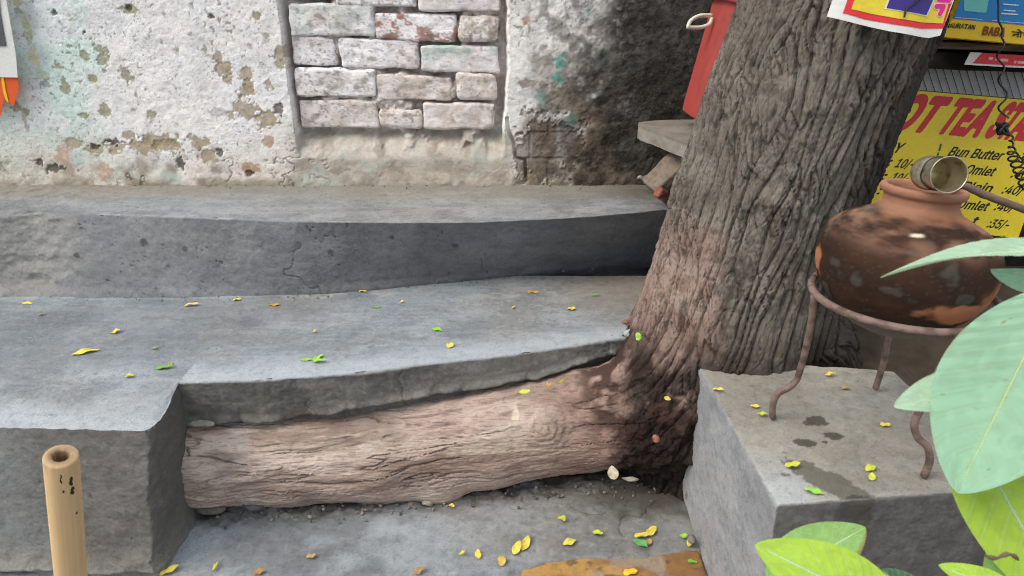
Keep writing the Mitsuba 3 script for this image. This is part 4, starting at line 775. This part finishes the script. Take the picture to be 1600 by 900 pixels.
for wd_, mt, lf in ((.0058, 'mat_pale_pink', .003), (.0036, 'mat_poster_pink', .004)):
    g_ = so.unary_union([sg.LineString([PUV(*p) for p in l]).buffer(wd_) for l in ([(1465, 9.5), (1477, 9.5), (1475, 14), (1471, 21)], [(1469, -1), (1486, 0)])]); obj('lettering', curve(dense(g_), lf), mt, poster)
tw = [onplane(*p, po, pn) + pn * .008 for p in ((1442, -12), (1430, 2), (1419, 10), (1411, 18), (1408.5, 28))]; obj('tie_wire', tube(smooth_path(tw, 20), .0016, 6), 'mat_ink', poster, smooth=True)

# coiled cord in front of the menu
rs_ = np.random.RandomState(8); cp = []
t = np.linspace(0, 1, 160); base = smooth_path([at(1556, -30, 1.58), at(1560, 12, 1.58), at(1560, 30, 1.58), at(1568, 50, 1.58), at(1563, 62, 1.58), at(1564, 85, 1.58), at(1563, 110, 1.57), at(1568, 140, 1.57), at(1566, 165, 1.57), at(1572, 185, 1.57)], 260)
ph = np.linspace(0, 2 * np.pi * 5.2, 260); am = .0075 * sst(80, 120, np.arange(260)); base[:, 0] += am * np.sin(ph); base[:, 1] += am * np.cos(ph)
cord = thing('coiled_cord', 'black curly cord with a knot hanging in front of the yellow menu', 'cord')
obj('upper_length', tube(base, .0020, 7), 'mat_rubber', cord, smooth=True)
kc = at(1566, 201, 1.57); kp = kc + .0105 * np.stack([np.sin(3.1 * t * 9) * np.cos(7 * t * 3), np.cos(2.3 * t * 9) * .7, np.sin(4.7 * t * 7)], -1); obj('knot', tube(kp, .0034, 7), 'mat_rubber', cord, smooth=True)
base = smooth_path([at(1570, 206, 1.57), at(1580, 216, 1.57), at(1580, 228, 1.57), at(1582, 242, 1.565), at(1590, 256, 1.56), at(1597, 272, 1.56), at(1606, 290, 1.56), at(1640, 300, 1.56)], 500)
ph = np.linspace(0, 2 * np.pi * 13, 500); am = .0035 + .010 * sst(60, 230, np.arange(500)); base[:, 0] += am * np.sin(ph) * .9; base[:, 1] += am * np.cos(ph); base[:, 2] += am * .5 * np.sin(ph + .8)
obj('lower_coils', tube(base, .0021, 7), 'mat_rubber', cord, smooth=True)

# stall counter board behind the pot
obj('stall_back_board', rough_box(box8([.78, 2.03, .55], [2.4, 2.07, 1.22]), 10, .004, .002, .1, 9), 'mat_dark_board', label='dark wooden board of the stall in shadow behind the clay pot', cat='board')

# ------------------------------------------------------------------ bin, slab and rubble behind the trunk
sl = np.array([[.338, 2.005], [.352, 2.06], [.40, 2.09], [.80, 2.12], [.80, 1.74], [.418, 1.735]])
m = trimesh.creation.extrude_polygon(sg.Polygon(sl).buffer(-.03).buffer(.03), .036, engine='earcut'); m.apply_translation([0, 0, 1.076])
for _ in range(4): m = m.subdivide()
m.merge_vertices(); m.vertices += m.vertex_normals * (.006 * (f3(m.vertices, .04, 250, 4) - .5))[:, None]
V = m.vertices; c = np.empty((len(V), 3)); c[:] = (.31, .285, .26); c = cmix(c, (.20, .165, .135), sst(.4, .65, f3(V, .05, 251, 4)) * .6); c = cmix(c, (.10, .085, .07), sst(1.10, 1.115, V[:, 2]) * .55)
obj('stone_ledge', m, 'mat_concrete', smooth=30 if False else True, color=c, label='thick rough stone slab sticking out left of the trunk, under the red bin', cat='stone slab')
m = rough_box(box8([.50, 1.80, .88], [.72, 2.01, 1.064]), 20, .012, .006, .04, 260); obj('stone_pier', m, 'mat_vertex', smooth=True, color=np.tile((.16, .12, .10), (len(m.vertices), 1)), label='short dark masonry pier holding up the stone slab behind the trunk', cat='pier')
sbin = thing('red_bin', 'tall faded red plastic bin leaning against the trunk on the stone slab', 'bin')
def bin_pts(z, w, a_): e = .42; ca, sa2 = np.cos(a_), np.sin(a_); return np.stack([w * np.sign(ca) * np.abs(ca) ** e, .9 * w * np.sign(sa2) * np.abs(sa2) ** e, np.full(len(a_), z)], -1)
a_ = np.linspace(0, 2 * np.pi, 121)
BM = trimesh.transformations.rotation_matrix(math.radians(17), [0, 1, 0])[:3, :3]; BO = np.array([.545, 1.93, 1.122])
def binw(rows): P_ = np.stack([bin_pts(z, w, a_) for z, w in rows]); return P_ @ BM.T + BO
pr0 = [(.0, .001), (.0, .095), (.004, .102), (.012, .104)] + [(z, .104 + .028 * z / .34) for z in np.linspace(.03, .295, 14)]
obj('body', gridmesh(binw(pr0 + [(.30, .130), (.30, .126), (.02, .100), (.02, .001)])), 'mat_red_plastic', sbin, smooth=30)
obj('rim', gridmesh(binw([(.278, .130), (.278, .139), (.284, .141), (.302, .142), (.307, .139), (.307, .129), (.300, .127), (.278, .130)])), 'mat_red_plastic', sbin, smooth=30)
hz = at(1108, 30, 1.80); hl = at(1076, 38, 1.78)
hpts = smooth_path([at(1112, 24, 1.80), at(1098, 24, 1.79), at(1078, 34, 1.78), at(1075, 42, 1.78), at(1090, 43, 1.79), at(1108, 38, 1.80), at(1112, 28, 1.80)], 40); obj('handle_loop', tube(hpts, .0048, 8), 'mat_white_plastic', sbin, smooth=True)
RED = (.30, .10, .07)
for k, (px, py, y, r, cc, lab) in enumerate([(1034, 283, 1.95, (.05, .04, .035), (.17, .14, .11), 'brownish rubble lump at the right end of the upper step by the dark wall'), (1050, 275, 1.86, (.05, .035, .045), (.21, .165, .13), 'sloping broken stone below the slab, against the trunk'),
                                             (1034, 303, 1.80, (.010, .010, .020), RED, 'red brick fragment at the right end of the upper step beside the trunk'), (1011, 279, 2.10, (.016, .014, .012), (.16, .14, .12), 'small dark pebble on the upper step near the wall corner'),
                                             (1000, 277, 2.12, (.008, .008, .007), (.40, .38, .34), 'tiny pale chip on the upper step at the wall foot')]):
    m = stone(ony(px, py, y), r, 300 + k)
    if k in (1, 2):
        m = rough_box(box8([-1.25 * r[0], -r[1], -.8 * r[2]], [1.25 * r[0], r[1], .8 * r[2]]), 20, .006, .006, .03, 300 + k); m.apply_transform(trimesh.transformations.euler_matrix(.3, -.75 if k == 1 else -1.1, .2)); m.apply_translation(ony(px, py, y))
    V = m.vertices; c = np.tile(cc, (len(V), 1)); c = cmix(c, np.array(cc) * .5, sst(.45, .7, f3(V, .012, 310 + k, 3)) * .7); obj('rubble_stone', m, 'mat_concrete', smooth=True, color=c, label=lab, cat='stone')
for k, (px, py, y, r, cc, lab) in enumerate([(669, 784, 1.385, (.017, .014, .013), (.40, .34, .28), 'pale angular stone wedged under the middle of the root'), (645, 789, 1.38, (.013, .010, .006), (.27, .24, .21), 'flat grey chip left of the stone wedged under the root'),
                                             (632, 782, 1.40, (.016, .012, .011), (.22, .185, .16), 'dull brown stone under the root, left of the flat grey chip'), (314, 661, 1.375, (.030, .014, .009), (.27, .25, .22), 'mortar lump where the root top enters the projecting block'), (298, 712, 1.335, (.010, .016, .022), (.20, .185, .165), 'dark mortar smear beside the left end of the root'), (303, 770, 1.33, (.012, .016, .022), (.23, .215, .19), 'grey mortar lump at the lower left end of the root'), (716, 776, 1.40, (.006, .005, .005), (.42, .27, .20), 'tiny pinkish stone under the root, right of the pale angular stone'),
                                             (985, 523, 1.58, (.016, .016, .013), (.42, .44, .45), 'pale grey stone where the middle step meets the tree'), (984, 503, 1.60, (.022, .012, .007), (.22, .14, .105), 'flat brown chip above the pale grey stone by the tree'),
                                             (1078, 774, 1.37, (.013, .012, .015), (.22, .19, .155), 'broken pale lump between the tree foot and the concrete block'), (1080, 842, 1.235, (.011, .014, .009), (.20, .19, .17), 'grey lump in the corner of the lower step and the concrete block'),
                                             (1025, 685, 1.31, (.009, .008, .009), (.42, .17, .12), 'small reddish knob of stone lodged in the bark at the tree foot'), (985, 748, 1.40, (.020, .008, .006), (.36, .32, .27), 'pale splinter-like chip below the right end of the root'),
                                             (398, 787, 1.36, (.030, .022, .014), (.17, .155, .135), 'dark mortar lump under the left half of the root'), (330, 792, 1.34, (.034, .022, .014), (.16, .145, .125), 'dark mortar lump under the left end of the root'), (470, 782, 1.37, (.028, .02, .014), (.25, .24, .22), 'grey mortar lump under the root, left of centre')]):
    m = stone(ony(px, py, y), r, 320 + k); V = m.vertices; c = np.tile(cc, (len(V), 1)); c = cmix(c, np.array(cc) * .55, sst(.45, .7, f3(V, .010, 340 + k, 3)) * .7); obj('loose_stone', m, 'mat_concrete', smooth=True, color=c, label=lab, cat='stone')

rgc = np.random.RandomState(77); cm_, cc_ = [], []
base_ico = trimesh.creation.icosphere(subdivisions=1, radius=1.0)
for k in range(300):
    if k < 150:
        x_ = rgc.uniform(-.69, .36); y_ = np.interp(x_, [-.72, -.3, .15, .4], [1.33, 1.375, 1.43, 1.44]) + rgc.normal() * .022 - .01; z_ = ZL + .003
    elif k < 225:
        x_ = rgc.uniform(-1.3, .35); y_ = np.interp(x_, xs_seat, yfoot_seat) - abs(rgc.normal()) * .018 - .006; z_ = ZP + .002
    else:
        x_ = rgc.uniform(-1.3, .38); y_ = YW - .012 - abs(rgc.normal()) * .02; z_ = ZS + .002
    r_ = rgc.uniform(.0012, .0038) * (1.1 if k < 150 else .7); m_ = base_ico.copy(); m_.vertices = m_.vertices * rgc.uniform(.6, 1.3, 3) * (1 + .5 * (rgc.rand(len(m_.vertices), 1) - .5)) * r_ + [x_, y_, z_]
    cm_.append(m_); cc_.append(np.tile(np.array([.19, .165, .135]) * rgc.uniform(.4, 1.5), (len(m_.vertices), 1)))
obj('crumbs', trimesh.util.concatenate(cm_), 'mat_vertex', color=np.vstack(cc_), kind='stuff', label='crumbs of mortar and dirt gathered along the root and the foot of each step', cat='grit')

# ------------------------------------------------------------------ bamboo pole
b0 = at(95, 712, .90); b1 = at(111, 900, 1.02); dr_ = unit(b1 - b0); b2 = b0 + dr_ * ((.06 - b0[2]) / dr_[2])
bl_ = np.linalg.norm(b2 - b0); s_ = np.linspace(0, 1, 60); rr0 = .0195 + .0015 * s_
u_ = unit(np.cross(dr_, [0, 1, 0])); w_ = np.cross(u_, dr_); a_ = np.linspace(0, 2 * np.pi, 49); rows = []
for rin, s in [(.010, .10), (.0105, .004), (.0115, .0004)] : rows.append((rin, s * bl_ if s > .05 else s))
rows = [(.0088, .10), (.0088, .004), (.0097, .0005), (.0140, -.0008), (.0185, .0), (.0194, .0018)] + [(r, .004 + s * (bl_ - .004)) for r, s in zip(rr0, s_)]
P = np.stack([b0 + dr_ * d_ + r * (np.cos(a_)[:, None] * u_ + np.sin(a_)[:, None] * w_) for r, d_ in rows])
rel = (P - b0) @ dr_; ang = np.repeat(a_[None], len(rows), 0); inn = np.array([1, 1, 1, .7, .3, 0] + [0] * 60)[:, None]
c = np.empty(P.shape); c[:] = (.62, .43, .23); c = cmix(c, (.50, .34, .17), sst(.35, .7, f2(ang * .08, rel * .05, .008, 260, 3)) * .5); c = cmix(c, (.14, .085, .05), inn * np.ones_like(rel) * .8); c = cmix(c, (.40, .26, .15), (rel < .012) * sst(.45, .6, f2(ang, rel * 4, .3, 261, 3)) * .6)
fa = math.atan2(w_ @ unit(CAM - b0), u_ @ unit(CAM - b0))
v, f = gridmesh(P); pole = thing('bamboo_pole', 'cut bamboo pole with a hollow top standing at the lower left corner', 'pole'); obj('cane', (v, f), 'mat_vertex', pole, smooth=50 if False else True, color=c.reshape(-1, 3))
def on_pole(da, d_): aa = fa + da; return b0 + dr_ * d_ + (.0199) * (np.cos(aa) * u_ + np.sin(aa) * w_)
sgn = 1 if (on_pole(.6, .05) - on_pole(0, .05))[0] > 0 else -1
for da, d0, d1, r in ((.42, .020, .036, .0022), (.45, .038, .052, .0026), (-.02, .040, .044, .0012), (-.1, .012, .028, .0009), (.62, .088, .0905, .0016)):
    pts = np.array([on_pole(sgn * (da + .03 * math.sin(k)), d0 + (d1 - d0) * k / 8) for k in range(9)]) - unit(CAM - b0) * (r * .72)
    obj('scorch_mark', tube(pts, r * np.array([.4, .8, 1, .9, .7, 1, 1, .8, .4]), 8), 'mat_ink', pole, smooth=True)

# ------------------------------------------------------------------ poster on the wall at the far left
wp = thing('wall_poster', 'torn white paper poster with a dark picture at the left edge of the wall', 'poster')
def WP(px, py, y): return ony(px, py, y)
def quad(pts, y, thick=.0015, curl=0):
    q_ = [ony(a_, b_, y) for a_, b_ in pts]; pg_ = sg.Polygon([(p[0], p[2]) for p in q_]); m_ = dense(pg_, .01, thick); p = m_.vertices; m_ = m_.copy()
    m_.vertices = np.stack([p[:, 0], y - p[:, 2] - curl * sst(.06, 0, q_[1][0] - p[:, 0]), p[:, 1]], -1); return m_
obj('white_sheet', quad([(-70, -60), (2, -60), (10, 0), (18, 45), (25, 85), (28, 121), (-70, 119)], 2.186), 'mat_paper', wp)
obj('dark_picture', quad([(-60, -50), (-4, -50), (1, 20), (10, 72), (-60, 70)], 2.1835), 'mat_grey_print', wp)
op = thing('torn_orange_paper', 'ragged orange and red paper scrap showing below the white poster', 'paper')
obj('orange_sheet', quad([(-70, 119), (28, 121), (30, 138), (26, 150), (22, 165), (14, 162), (9, 150), (4, 165), (2, 182), (-6, 165), (-70, 172)], 2.192), 'mat_orange_paper', op)
obj('yellow_streak', quad([(2, 120), (6, 120), (9, 140), (14, 160), (10, 158), (5, 142)], 2.1895), 'mat_box_yellow', op)

# ------------------------------------------------------------------ foreground shrub
def leaf(base, tip, width, nrm, bend=.0, fold=.12, tipw=.85, ns=110, nw=45, wav=0., twist=0., seed=0):
    base, tip = np.asarray(base), np.asarray(tip); ax_ = tip - base; L_ = np.linalg.norm(ax_); ax_ /= L_
    n0 = unit(np.asarray(nrm) - ax_ * (np.asarray(nrm) @ ax_)); sd = np.cross(ax_, n0)
    s, w = np.meshgrid(np.linspace(0, 1, ns), np.linspace(-1, 1, nw), indexing='ij')
    hw = width / 2 * np.sin(np.pi * np.clip(s, 0, 1) ** tipw) ** .72 + .0004
    tw = twist * (s - .3); ca, sa_ = np.cos(tw)[..., None], np.sin(tw)[..., None]; nn_ = n0 * ca + sd * sa_; ss_ = sd * ca - n0 * sa_
    vein = .00035 * np.sin((s * 15 - np.abs(w) * 2.2) * 2 * np.pi) * (np.abs(w) > .06) * (1 - s)
    P_ = base + (s * L_)[..., None] * ax_ + (w * hw)[..., None] * ss_ + ((fold * np.abs(w) ** 1.4 * hw + bend * np.sin(np.pi * s) * L_ + vein + wav * np.sin(s * 9 + w * 2 + seed) * np.abs(w) * hw))[..., None] * nn_
    return P_, s, w, nn_, ss_
shrub = thing('leafy_shrub', 'broad-leaved green shrub close to the camera at the lower right', 'plant')
def add_leaf(base, tip, width, nrm, color, rib=(.45, .62, .36), label=None, edge=None, **k):
    P_, s, w, nn_, ss_ = leaf(base, tip, width, nrm, **k); c_ = np.empty(P_.shape); c_[:] = color
    c_ = cmix(c_, np.array(color) * .78, sst(.45, .65, f2(s * 3, w, .4, 5 + k.get('seed', 0), 4)) * .5); c_ = cmix(c_, rib, np.exp(-(w / .05) ** 2) * .75)
    sd_ = k.get('seed', 0); vv = np.abs(((s * 10 - np.abs(w) * 1.9 + .12 * (f2(s, w, .3, 520 + sd_, 2) - .5)) % 1) - .5)
    c_ = cmix(c_, rib, sst(.085, .0, vv) * .38); c_ = cmix(c_, np.array(color) * .62, np.exp(-((vv - .13) / .05) ** 2) * .22)
    c_ = cmix(c_, np.array(color) * 1.15 + .03, sst(.5, .7, f2(s * 3, w, .16, 530 + sd_, 3)) * .35)
    c_ = cmix(c_, (.30, .20, .09), sst(.80, .86, f2(s * 4, w * 1.3, .13, 540 + sd_, 3)) * .8); c_ = cmix(c_, (.62, .60, .50), sst(.80, .88, n2(s * 60, w * 16, .6, 550 + sd_)) * .22)
    c_ = cmix(c_, (.42, .34, .12), sst(.93, 1.0, np.abs(w)) * sst(.45, .65, f2(s * 4, w, .4, 560 + sd_, 3)) * .7)
    if edge is not None: c_ = cmix(c_, edge, sst(.72, .95, np.abs(w) + .35 * (s - .75) + .3 * (f2(s, w, .1, 9, 3) - .5)) * (w > 0) * .8)
    kx = obj('leaf', gridmesh(P_), 'mat_leaf', shrub, smooth=True, color=c_.reshape(-1, 3), label=label)
    mid_ = P_[:, P_.shape[1] // 2]; obj('midrib', tube(mid_ - nn_[:, 0] * .0004, np.linspace(.0013, .0004, len(mid_)), 6), 'mat_rib', kx, smooth=True); return kx
scene['mat_rib'] = two(pr((.40, .55, .30), .5, .4))
tocam = lambda px, py: -unit(ray(px, py))
MINT, LIME, GRN, PALE = (.39, .66, .47), (.46, .68, .09), (.30, .52, .17), (.46, .66, .48)
stem_top = at(1700, 330, .66)
L_def = [((1655, 448, .60), (1496, 770, .64), .107, (.15, .1, .25), MINT, dict(bend=-.02, fold=.10, tipw=.95, seed=1, label='large pale mint-green leaf hanging in front of the pot stand')),
         ((1580, 605, .66), (1397, 636, .67), .048, (0, .5, .3), PALE, dict(bend=.03, fold=.25, seed=2)),
         ((1492, 640, .68), (1690, 985, .66), .078, (.0, .25, .1), LIME, dict(bend=.02, fold=.10, seed=3, label='yellow-green leaf below the large mint leaf at the right edge')),
         ((1690, 392, .64), (1376, 433, .70), .042, ('abs', -.22, -.05, 1.0), PALE, dict(bend=.06, fold=.25, seed=4, twist=.7, label='narrow curled leaf crossing in front of the clay pot')),
         ((1700, 440, .66), (1548, 421, .68), .046, (0, .2, -.9), MINT, dict(bend=.03, fold=.2, seed=5)),
         ((1425, 978, .60), (1180, 851, .63), .062, (.0, .1, .3), LIME, dict(bend=.03, fold=.12, seed=6, label='bright lime leaf at the bottom edge in front of the concrete block')),
         ((1200, 915, .66), (1352, 824, .68), .056, (0, .3, .3), GRN, dict(bend=.02, fold=.14, seed=7, edge=np.array((.30, .16, .07)), label='pale green leaf with a browned edge behind the bright lime leaf')),
         ((1615, 985, .69), (1556, 832, .71), .055, (.2, .3, .1), GRN, dict(bend=.02, fold=.15, seed=8)),
         ((1610, 945, .62), (1467, 883, .64), .026, (0, .2, .4), LIME, dict(bend=.02, fold=.2, seed=9)),
         ((1440, 960, .66), (1378, 889, .67), .036, (0, .3, .2), (.10, .20, .13), dict(bend=.02, fold=.2, seed=10))]
stem = smooth_path([[.62, .40, .06], [.60, .42, .5], at(1720, 990, .66), at(1712, 700, .67), stem_top], 40)
obj('stem', tube(stem, np.linspace(.007, .003, 40), 8), 'mat_stick', shrub, smooth=True)
for (b_, t_, wdt, tilt, colr, kw) in L_def:
    B_, T_ = at(*b_), at(*t_); kw = dict(kw); lab = kw.pop('label', None); ed = kw.pop('edge', None)
    add_leaf(B_, T_, wdt, (np.array(tilt[1:]) if tilt[0] == 'abs' else tocam(b_[0], b_[1]) + np.array(tilt)), colr, label=lab, edge=ed, **kw)
    j = np.argmin(np.linalg.norm(stem - B_, axis=1)); pth = smooth_path([stem[j], lerp(stem[j], B_, .5) + [0, 0, .01], B_], 14); obj('petiole', tube(pth, .0014, 6), 'mat_rib', shrub, smooth=True)
db = smooth_path([at(1540, 868, .64), at(1556, 872, .64), at(1572, 866, .64), at(1590, 874, .645)], 16); obj('dry_stalk', tube(db, 0.0012 + .0010 * np.sin(np.linspace(0, 9, 16)) ** 2, 7), 'mat_stick', shrub, smooth=True)

# ------------------------------------------------------------------ fallen leaves
YL, YG, GR, OG, TN, LG = (.72, .58, .10), (.52, .55, .06), (.15, .42, .06), (.55, .28, .05), (.48, .30, .12), (.30, .58, .08)
def height_lookup(p):
    return p
def small_leaf(p, L_, W_, ang, color, up=(0, 0, 1.), name='fallen_leaf', label=None, seed=0, curl=.13):
    n0 = unit(up); e0 = unit(np.cross([0, 1, 0] if abs(n0[1]) < .9 else [1, 0, 0], n0)); e1 = np.cross(n0, e0); ax_ = e0 * math.cos(ang) + e1 * math.sin(ang)
    P_, s, w, nn_, _ = leaf(np.asarray(p) - ax_ * L_ / 2 + n0 * .0015, np.asarray(p) + ax_ * L_ / 2 + n0 * (.0015 + .003 * (seed % 3)), W_, n0, bend=.05 * ((seed % 4) - 1), fold=curl, ns=16, nw=9, wav=.25, seed=seed)
    d_ = ((P_ - np.asarray(p)) @ n0); P_ = P_ + n0 * np.maximum(0, .001 - d_)[..., None]
    c_ = np.empty(P_.shape); c_[:] = color; c_ = cmix(c_, np.array(color) * .6 + np.array((.05, .02, 0)), sst(.5, .7, f2(s * 2 + seed, w, .5, seed, 3)) * .6); c_ = cmix(c_, np.array(color) * 1.2, np.exp(-(w / .12) ** 2) * .5)
    obj(name, gridmesh(P_), 'mat_litter', smooth=True, color=c_.reshape(-1, 3), label=label, cat='leaf', group='fallen leaves')
LV = [ # px, py, surface, length m, width, angle, colour, label
 (43, 474, 'P', .026, .012, -.2, YL, 'yellow leaf at the far left of the middle step, close to the upper riser'), (66, 492, 'P', .014, .006, .2, (.25, .24, .08), 'tiny olive leaf just right of the leftmost leaf on the middle step'),
 (300, 478, 'P', .030, .011, 0, YL, 'long yellow leaf lying level near the back of the middle step, left of centre'), (371, 469, 'P', .018, .010, .3, YL, 'yellow-orange leaf at the foot of the upper riser, left of the orange-brown one'), (429, 477, 'P', .026, .009, -.2, OG, 'orange-brown curled leaf near the back of the middle step'),
 (181, 520, 'P', .018, .014, .3, YL, 'rounded yellow leaf on the left part of the middle step'), (134, 551, 'P', .046, .015, .45, YL, 'largest long yellow leaf on the left of the middle step'), (203, 589, 'P', .016, .009, -.1, YG, 'small yellow leaf above the projecting left block'),
 (257, 575, 'P', .030, .011, .2, GR, 'green leaf near the inner corner of the projecting left block'), (267, 568, 'P', .009, .006, 0, OG, 'tiny orange flake touching the green leaf by the inner corner'), (242, 545, 'P', .013, .005, .3, (.32, .30, .15), 'tiny dull leaf above the green leaf near the inner corner'),
 (492, 520, 'P', .008, .006, 0, YL, 'tiny yellow fleck in the middle of the middle step, above the green sprig'), (480, 562, 'P', .026, .010, .15, LG, 'left leaflet of the bright green sprig on the middle step'), (497, 560, 'P', .026, .010, 1.0, LG, 'upper leaflet of the bright green sprig on the middle step'), (500, 566, 'P', .024, .010, -.1, LG, 'right leaflet of the bright green sprig on the middle step'),
 (567, 456, 'P', .018, .008, 0, YL, 'yellow leaf at the foot of the upper riser, in the centre'), (588, 481, 'P', .024, .006, 0, GR, 'thin green leaf behind the centre of the middle step'), (628, 473, 'P', .009, .007, .3, YL, 'tiny yellow leaf right of the thin green leaf'),
 (683, 516, 'P', .025, .012, -.5, LG, 'light green leaf on the middle step, right of centre'), (704, 541, 'P', .018, .013, 1.2, YL, 'yellow leaf near the front edge of the middle step, below the light green leaf'), (802, 482, 'P', .007, .006, 0, YL, 'tiny yellow fleck on the right half of the middle step'),
 (833, 457, 'P', .026, .013, -.1, (.62, .38, .06), 'orange-yellow leaf with a green tip near the back right of the middle step'), (893, 484, 'P', .018, .014, -.3, YL, 'yellow leaf on the right of the middle step, nearest the tree'), (930, 463, 'P', .020, .005, 0, GR, 'thin green leaf at the back right of the middle step'),
 (163, 284, 'S', .018, .017, .8, YL, 'round yellow leaf on the upper step against the wall'),
 (821, 850, 'L', .036, .015, 1.25, YL, 'right one of two upright yellow leaves side by side on the lowest step'), (808, 858, 'L', .030, .014, 1.2, YL, 'left one of two upright yellow leaves side by side on the lowest step'), (784, 877, 'L', .024, .014, 1.5, (.60, .42, .10), 'dull yellow leaf left of the pair on the lowest step'),
 (747, 867, 'L', .020, .010, 1.7, YL, 'small yellow leaf farthest left of the yellow group on the lowest step'), (722, 866, 'L', .010, .007, .2, YG, 'tiny yellow-green fleck left of the small yellow leaf on the lowest step'), (890, 848, 'L', .026, .014, .5, YL, 'bright yellow leaf in the right half of the lowest step'),
 (878, 812, 'L', .018, .012, -1., YG, 'yellow-green leaf close in front of the root'), (934, 834, 'L', .020, .011, -.6, YG, 'yellow-green leaf on the lowest step, above right of the bright yellow leaf'), (1018, 830, 'L', .030, .015, .9, YL, 'upright half of the double yellow leaf near the concrete block'), (1003, 838, 'L', .028, .011, .1, YL, 'flat half of the double yellow leaf near the concrete block'),
 (1000, 852, 'L', .030, .016, -.8, (.12, .38, .12), 'dark green leaf below the double yellow leaf'), (1014, 847, 'L', .016, .010, 1.2, TN, 'tan leaf under the double yellow leaf'), (1070, 839, 'L', .020, .010, -.4, LG, 'green half of the curled leaf beside the concrete block corner'), (1078, 847, 'L', .026, .010, 1.2, YL, 'yellow half of the curled leaf beside the concrete block corner'),
 (706, 791, 'L', .012, .008, -.6, YL, 'tiny yellow leaf in the hollow under the root'), (486, 870, 'L', .016, .010, 0, TN, 'tan leaf on the left half of the lowest step'), (265, 893, 'L', .030, .013, .6, YL, 'yellow leaf below the projecting left block at the bottom edge'), (405, 894, 'L', .018, .012, .3, (.40, .22, .06), 'brown leaf at the bottom edge of the lowest step, left of centre'),
 (337, 886, 'L', .018, .004, 1.4, YG, 'thin yellow-green sprig at the bottom edge, right of the left block'), (655, 893, 'L', .020, .012, .5, (.35, .22, .10), 'brown scrap of leaf at the bottom edge, centre'), (1082, 878, 'Y', .016, .008, -.3, GR, 'green leaf on the orange painted slab'), (985, 896, 'Y', .024, .014, .2, (.78, .52, .03), 'deep yellow leaf on the orange painted slab at the bottom edge'),
 (1122, 612, 'B', .018, .008, -.6, YL, 'yellow leaf at the back left corner of the concrete block'), (1180, 635, 'B', .015, .008, -.1, YL, 'yellow leaf left of the front foot of the pot stand'), (1191, 648, 'B', .014, .008, -.3, YG, 'yellow-green leaf touching the left foot of the pot stand'), (1297, 587, 'B', .016, .008, -.1, YL, 'yellow leaf at the back of the concrete block beside the trunk'),
 (1321, 607, 'B', .013, .008, 0, TN, 'tan leaf near the rear foot of the pot stand'), (1383, 665, 'B', .014, .010, -.2, YL, 'yellow leaf on the concrete block under the clay pot'), (1238, 729, 'B', .020, .011, 0, YG, 'lime leaf beside the long wet patch on the concrete block'), (1272, 769, 'B', .022, .010, -.5, LG, 'light green leaf inside the wet patch near the block front edge'),
 (1360, 734, 'B', .018, .010, .5, YG, 'upper one of two lime leaves on the right of the concrete block'), (1362, 748, 'B', .011, .008, 1.2, YG, 'lower one of two lime leaves on the right of the concrete block')]
ZSURF = {'P': ZP + .001, 'S': ZS + .003, 'L': ZL + .004, 'Y': .357, 'B': .7225}
for k, (px, py, sf, L_, W_, an_, cc, lab) in enumerate(LV):
    small_leaf(onz(px, py, ZSURF[sf]), L_ * 1.25, W_ * 1.25, an_, cc, label=lab, seed=k)
for k, (p, upn, L_, W_, an_, cc, lab) in enumerate([(ony(820, 612, 1.455), (0, -.7, .7), .026, .010, .1, YG, 'yellow-green leaf on top of the root'), (ony(857, 601, 1.48), (0, -.6, .8), .012, .009, 0, OG, 'small orange-yellow leaf on the root, right of the yellow-green one'), (ony(877, 596, 1.485), (0, -.6, .8), .016, .010, .4, (.28, .24, .05), 'olive leaf on the root near the riser'),
        (ony(1000, 526, 1.50), (-.6, -.7, .4), .020, .016, 1.2, LG, 'bright green leaf caught where the trunk meets the middle step'), (ony(1043, 622, 1.315), (-.3, -.9, .2), .014, .008, 1.3, YL, 'small yellow leaf caught in the bark at the tree foot'), (ony(400, 610, 1.392), (0, -1, .05), .018, .014, -.3, OG, 'orange leaf stuck to the riser above the root'),
        (ony(958, 738, 1.40), (-.2, -.8, .5), .032, .024, 1.4, (.58, .52, .38), 'pale dry leaf hanging below the right end of the root')]):
    small_leaf(p, L_, W_, an_, cc, up=upn, label=lab, seed=80 + k)
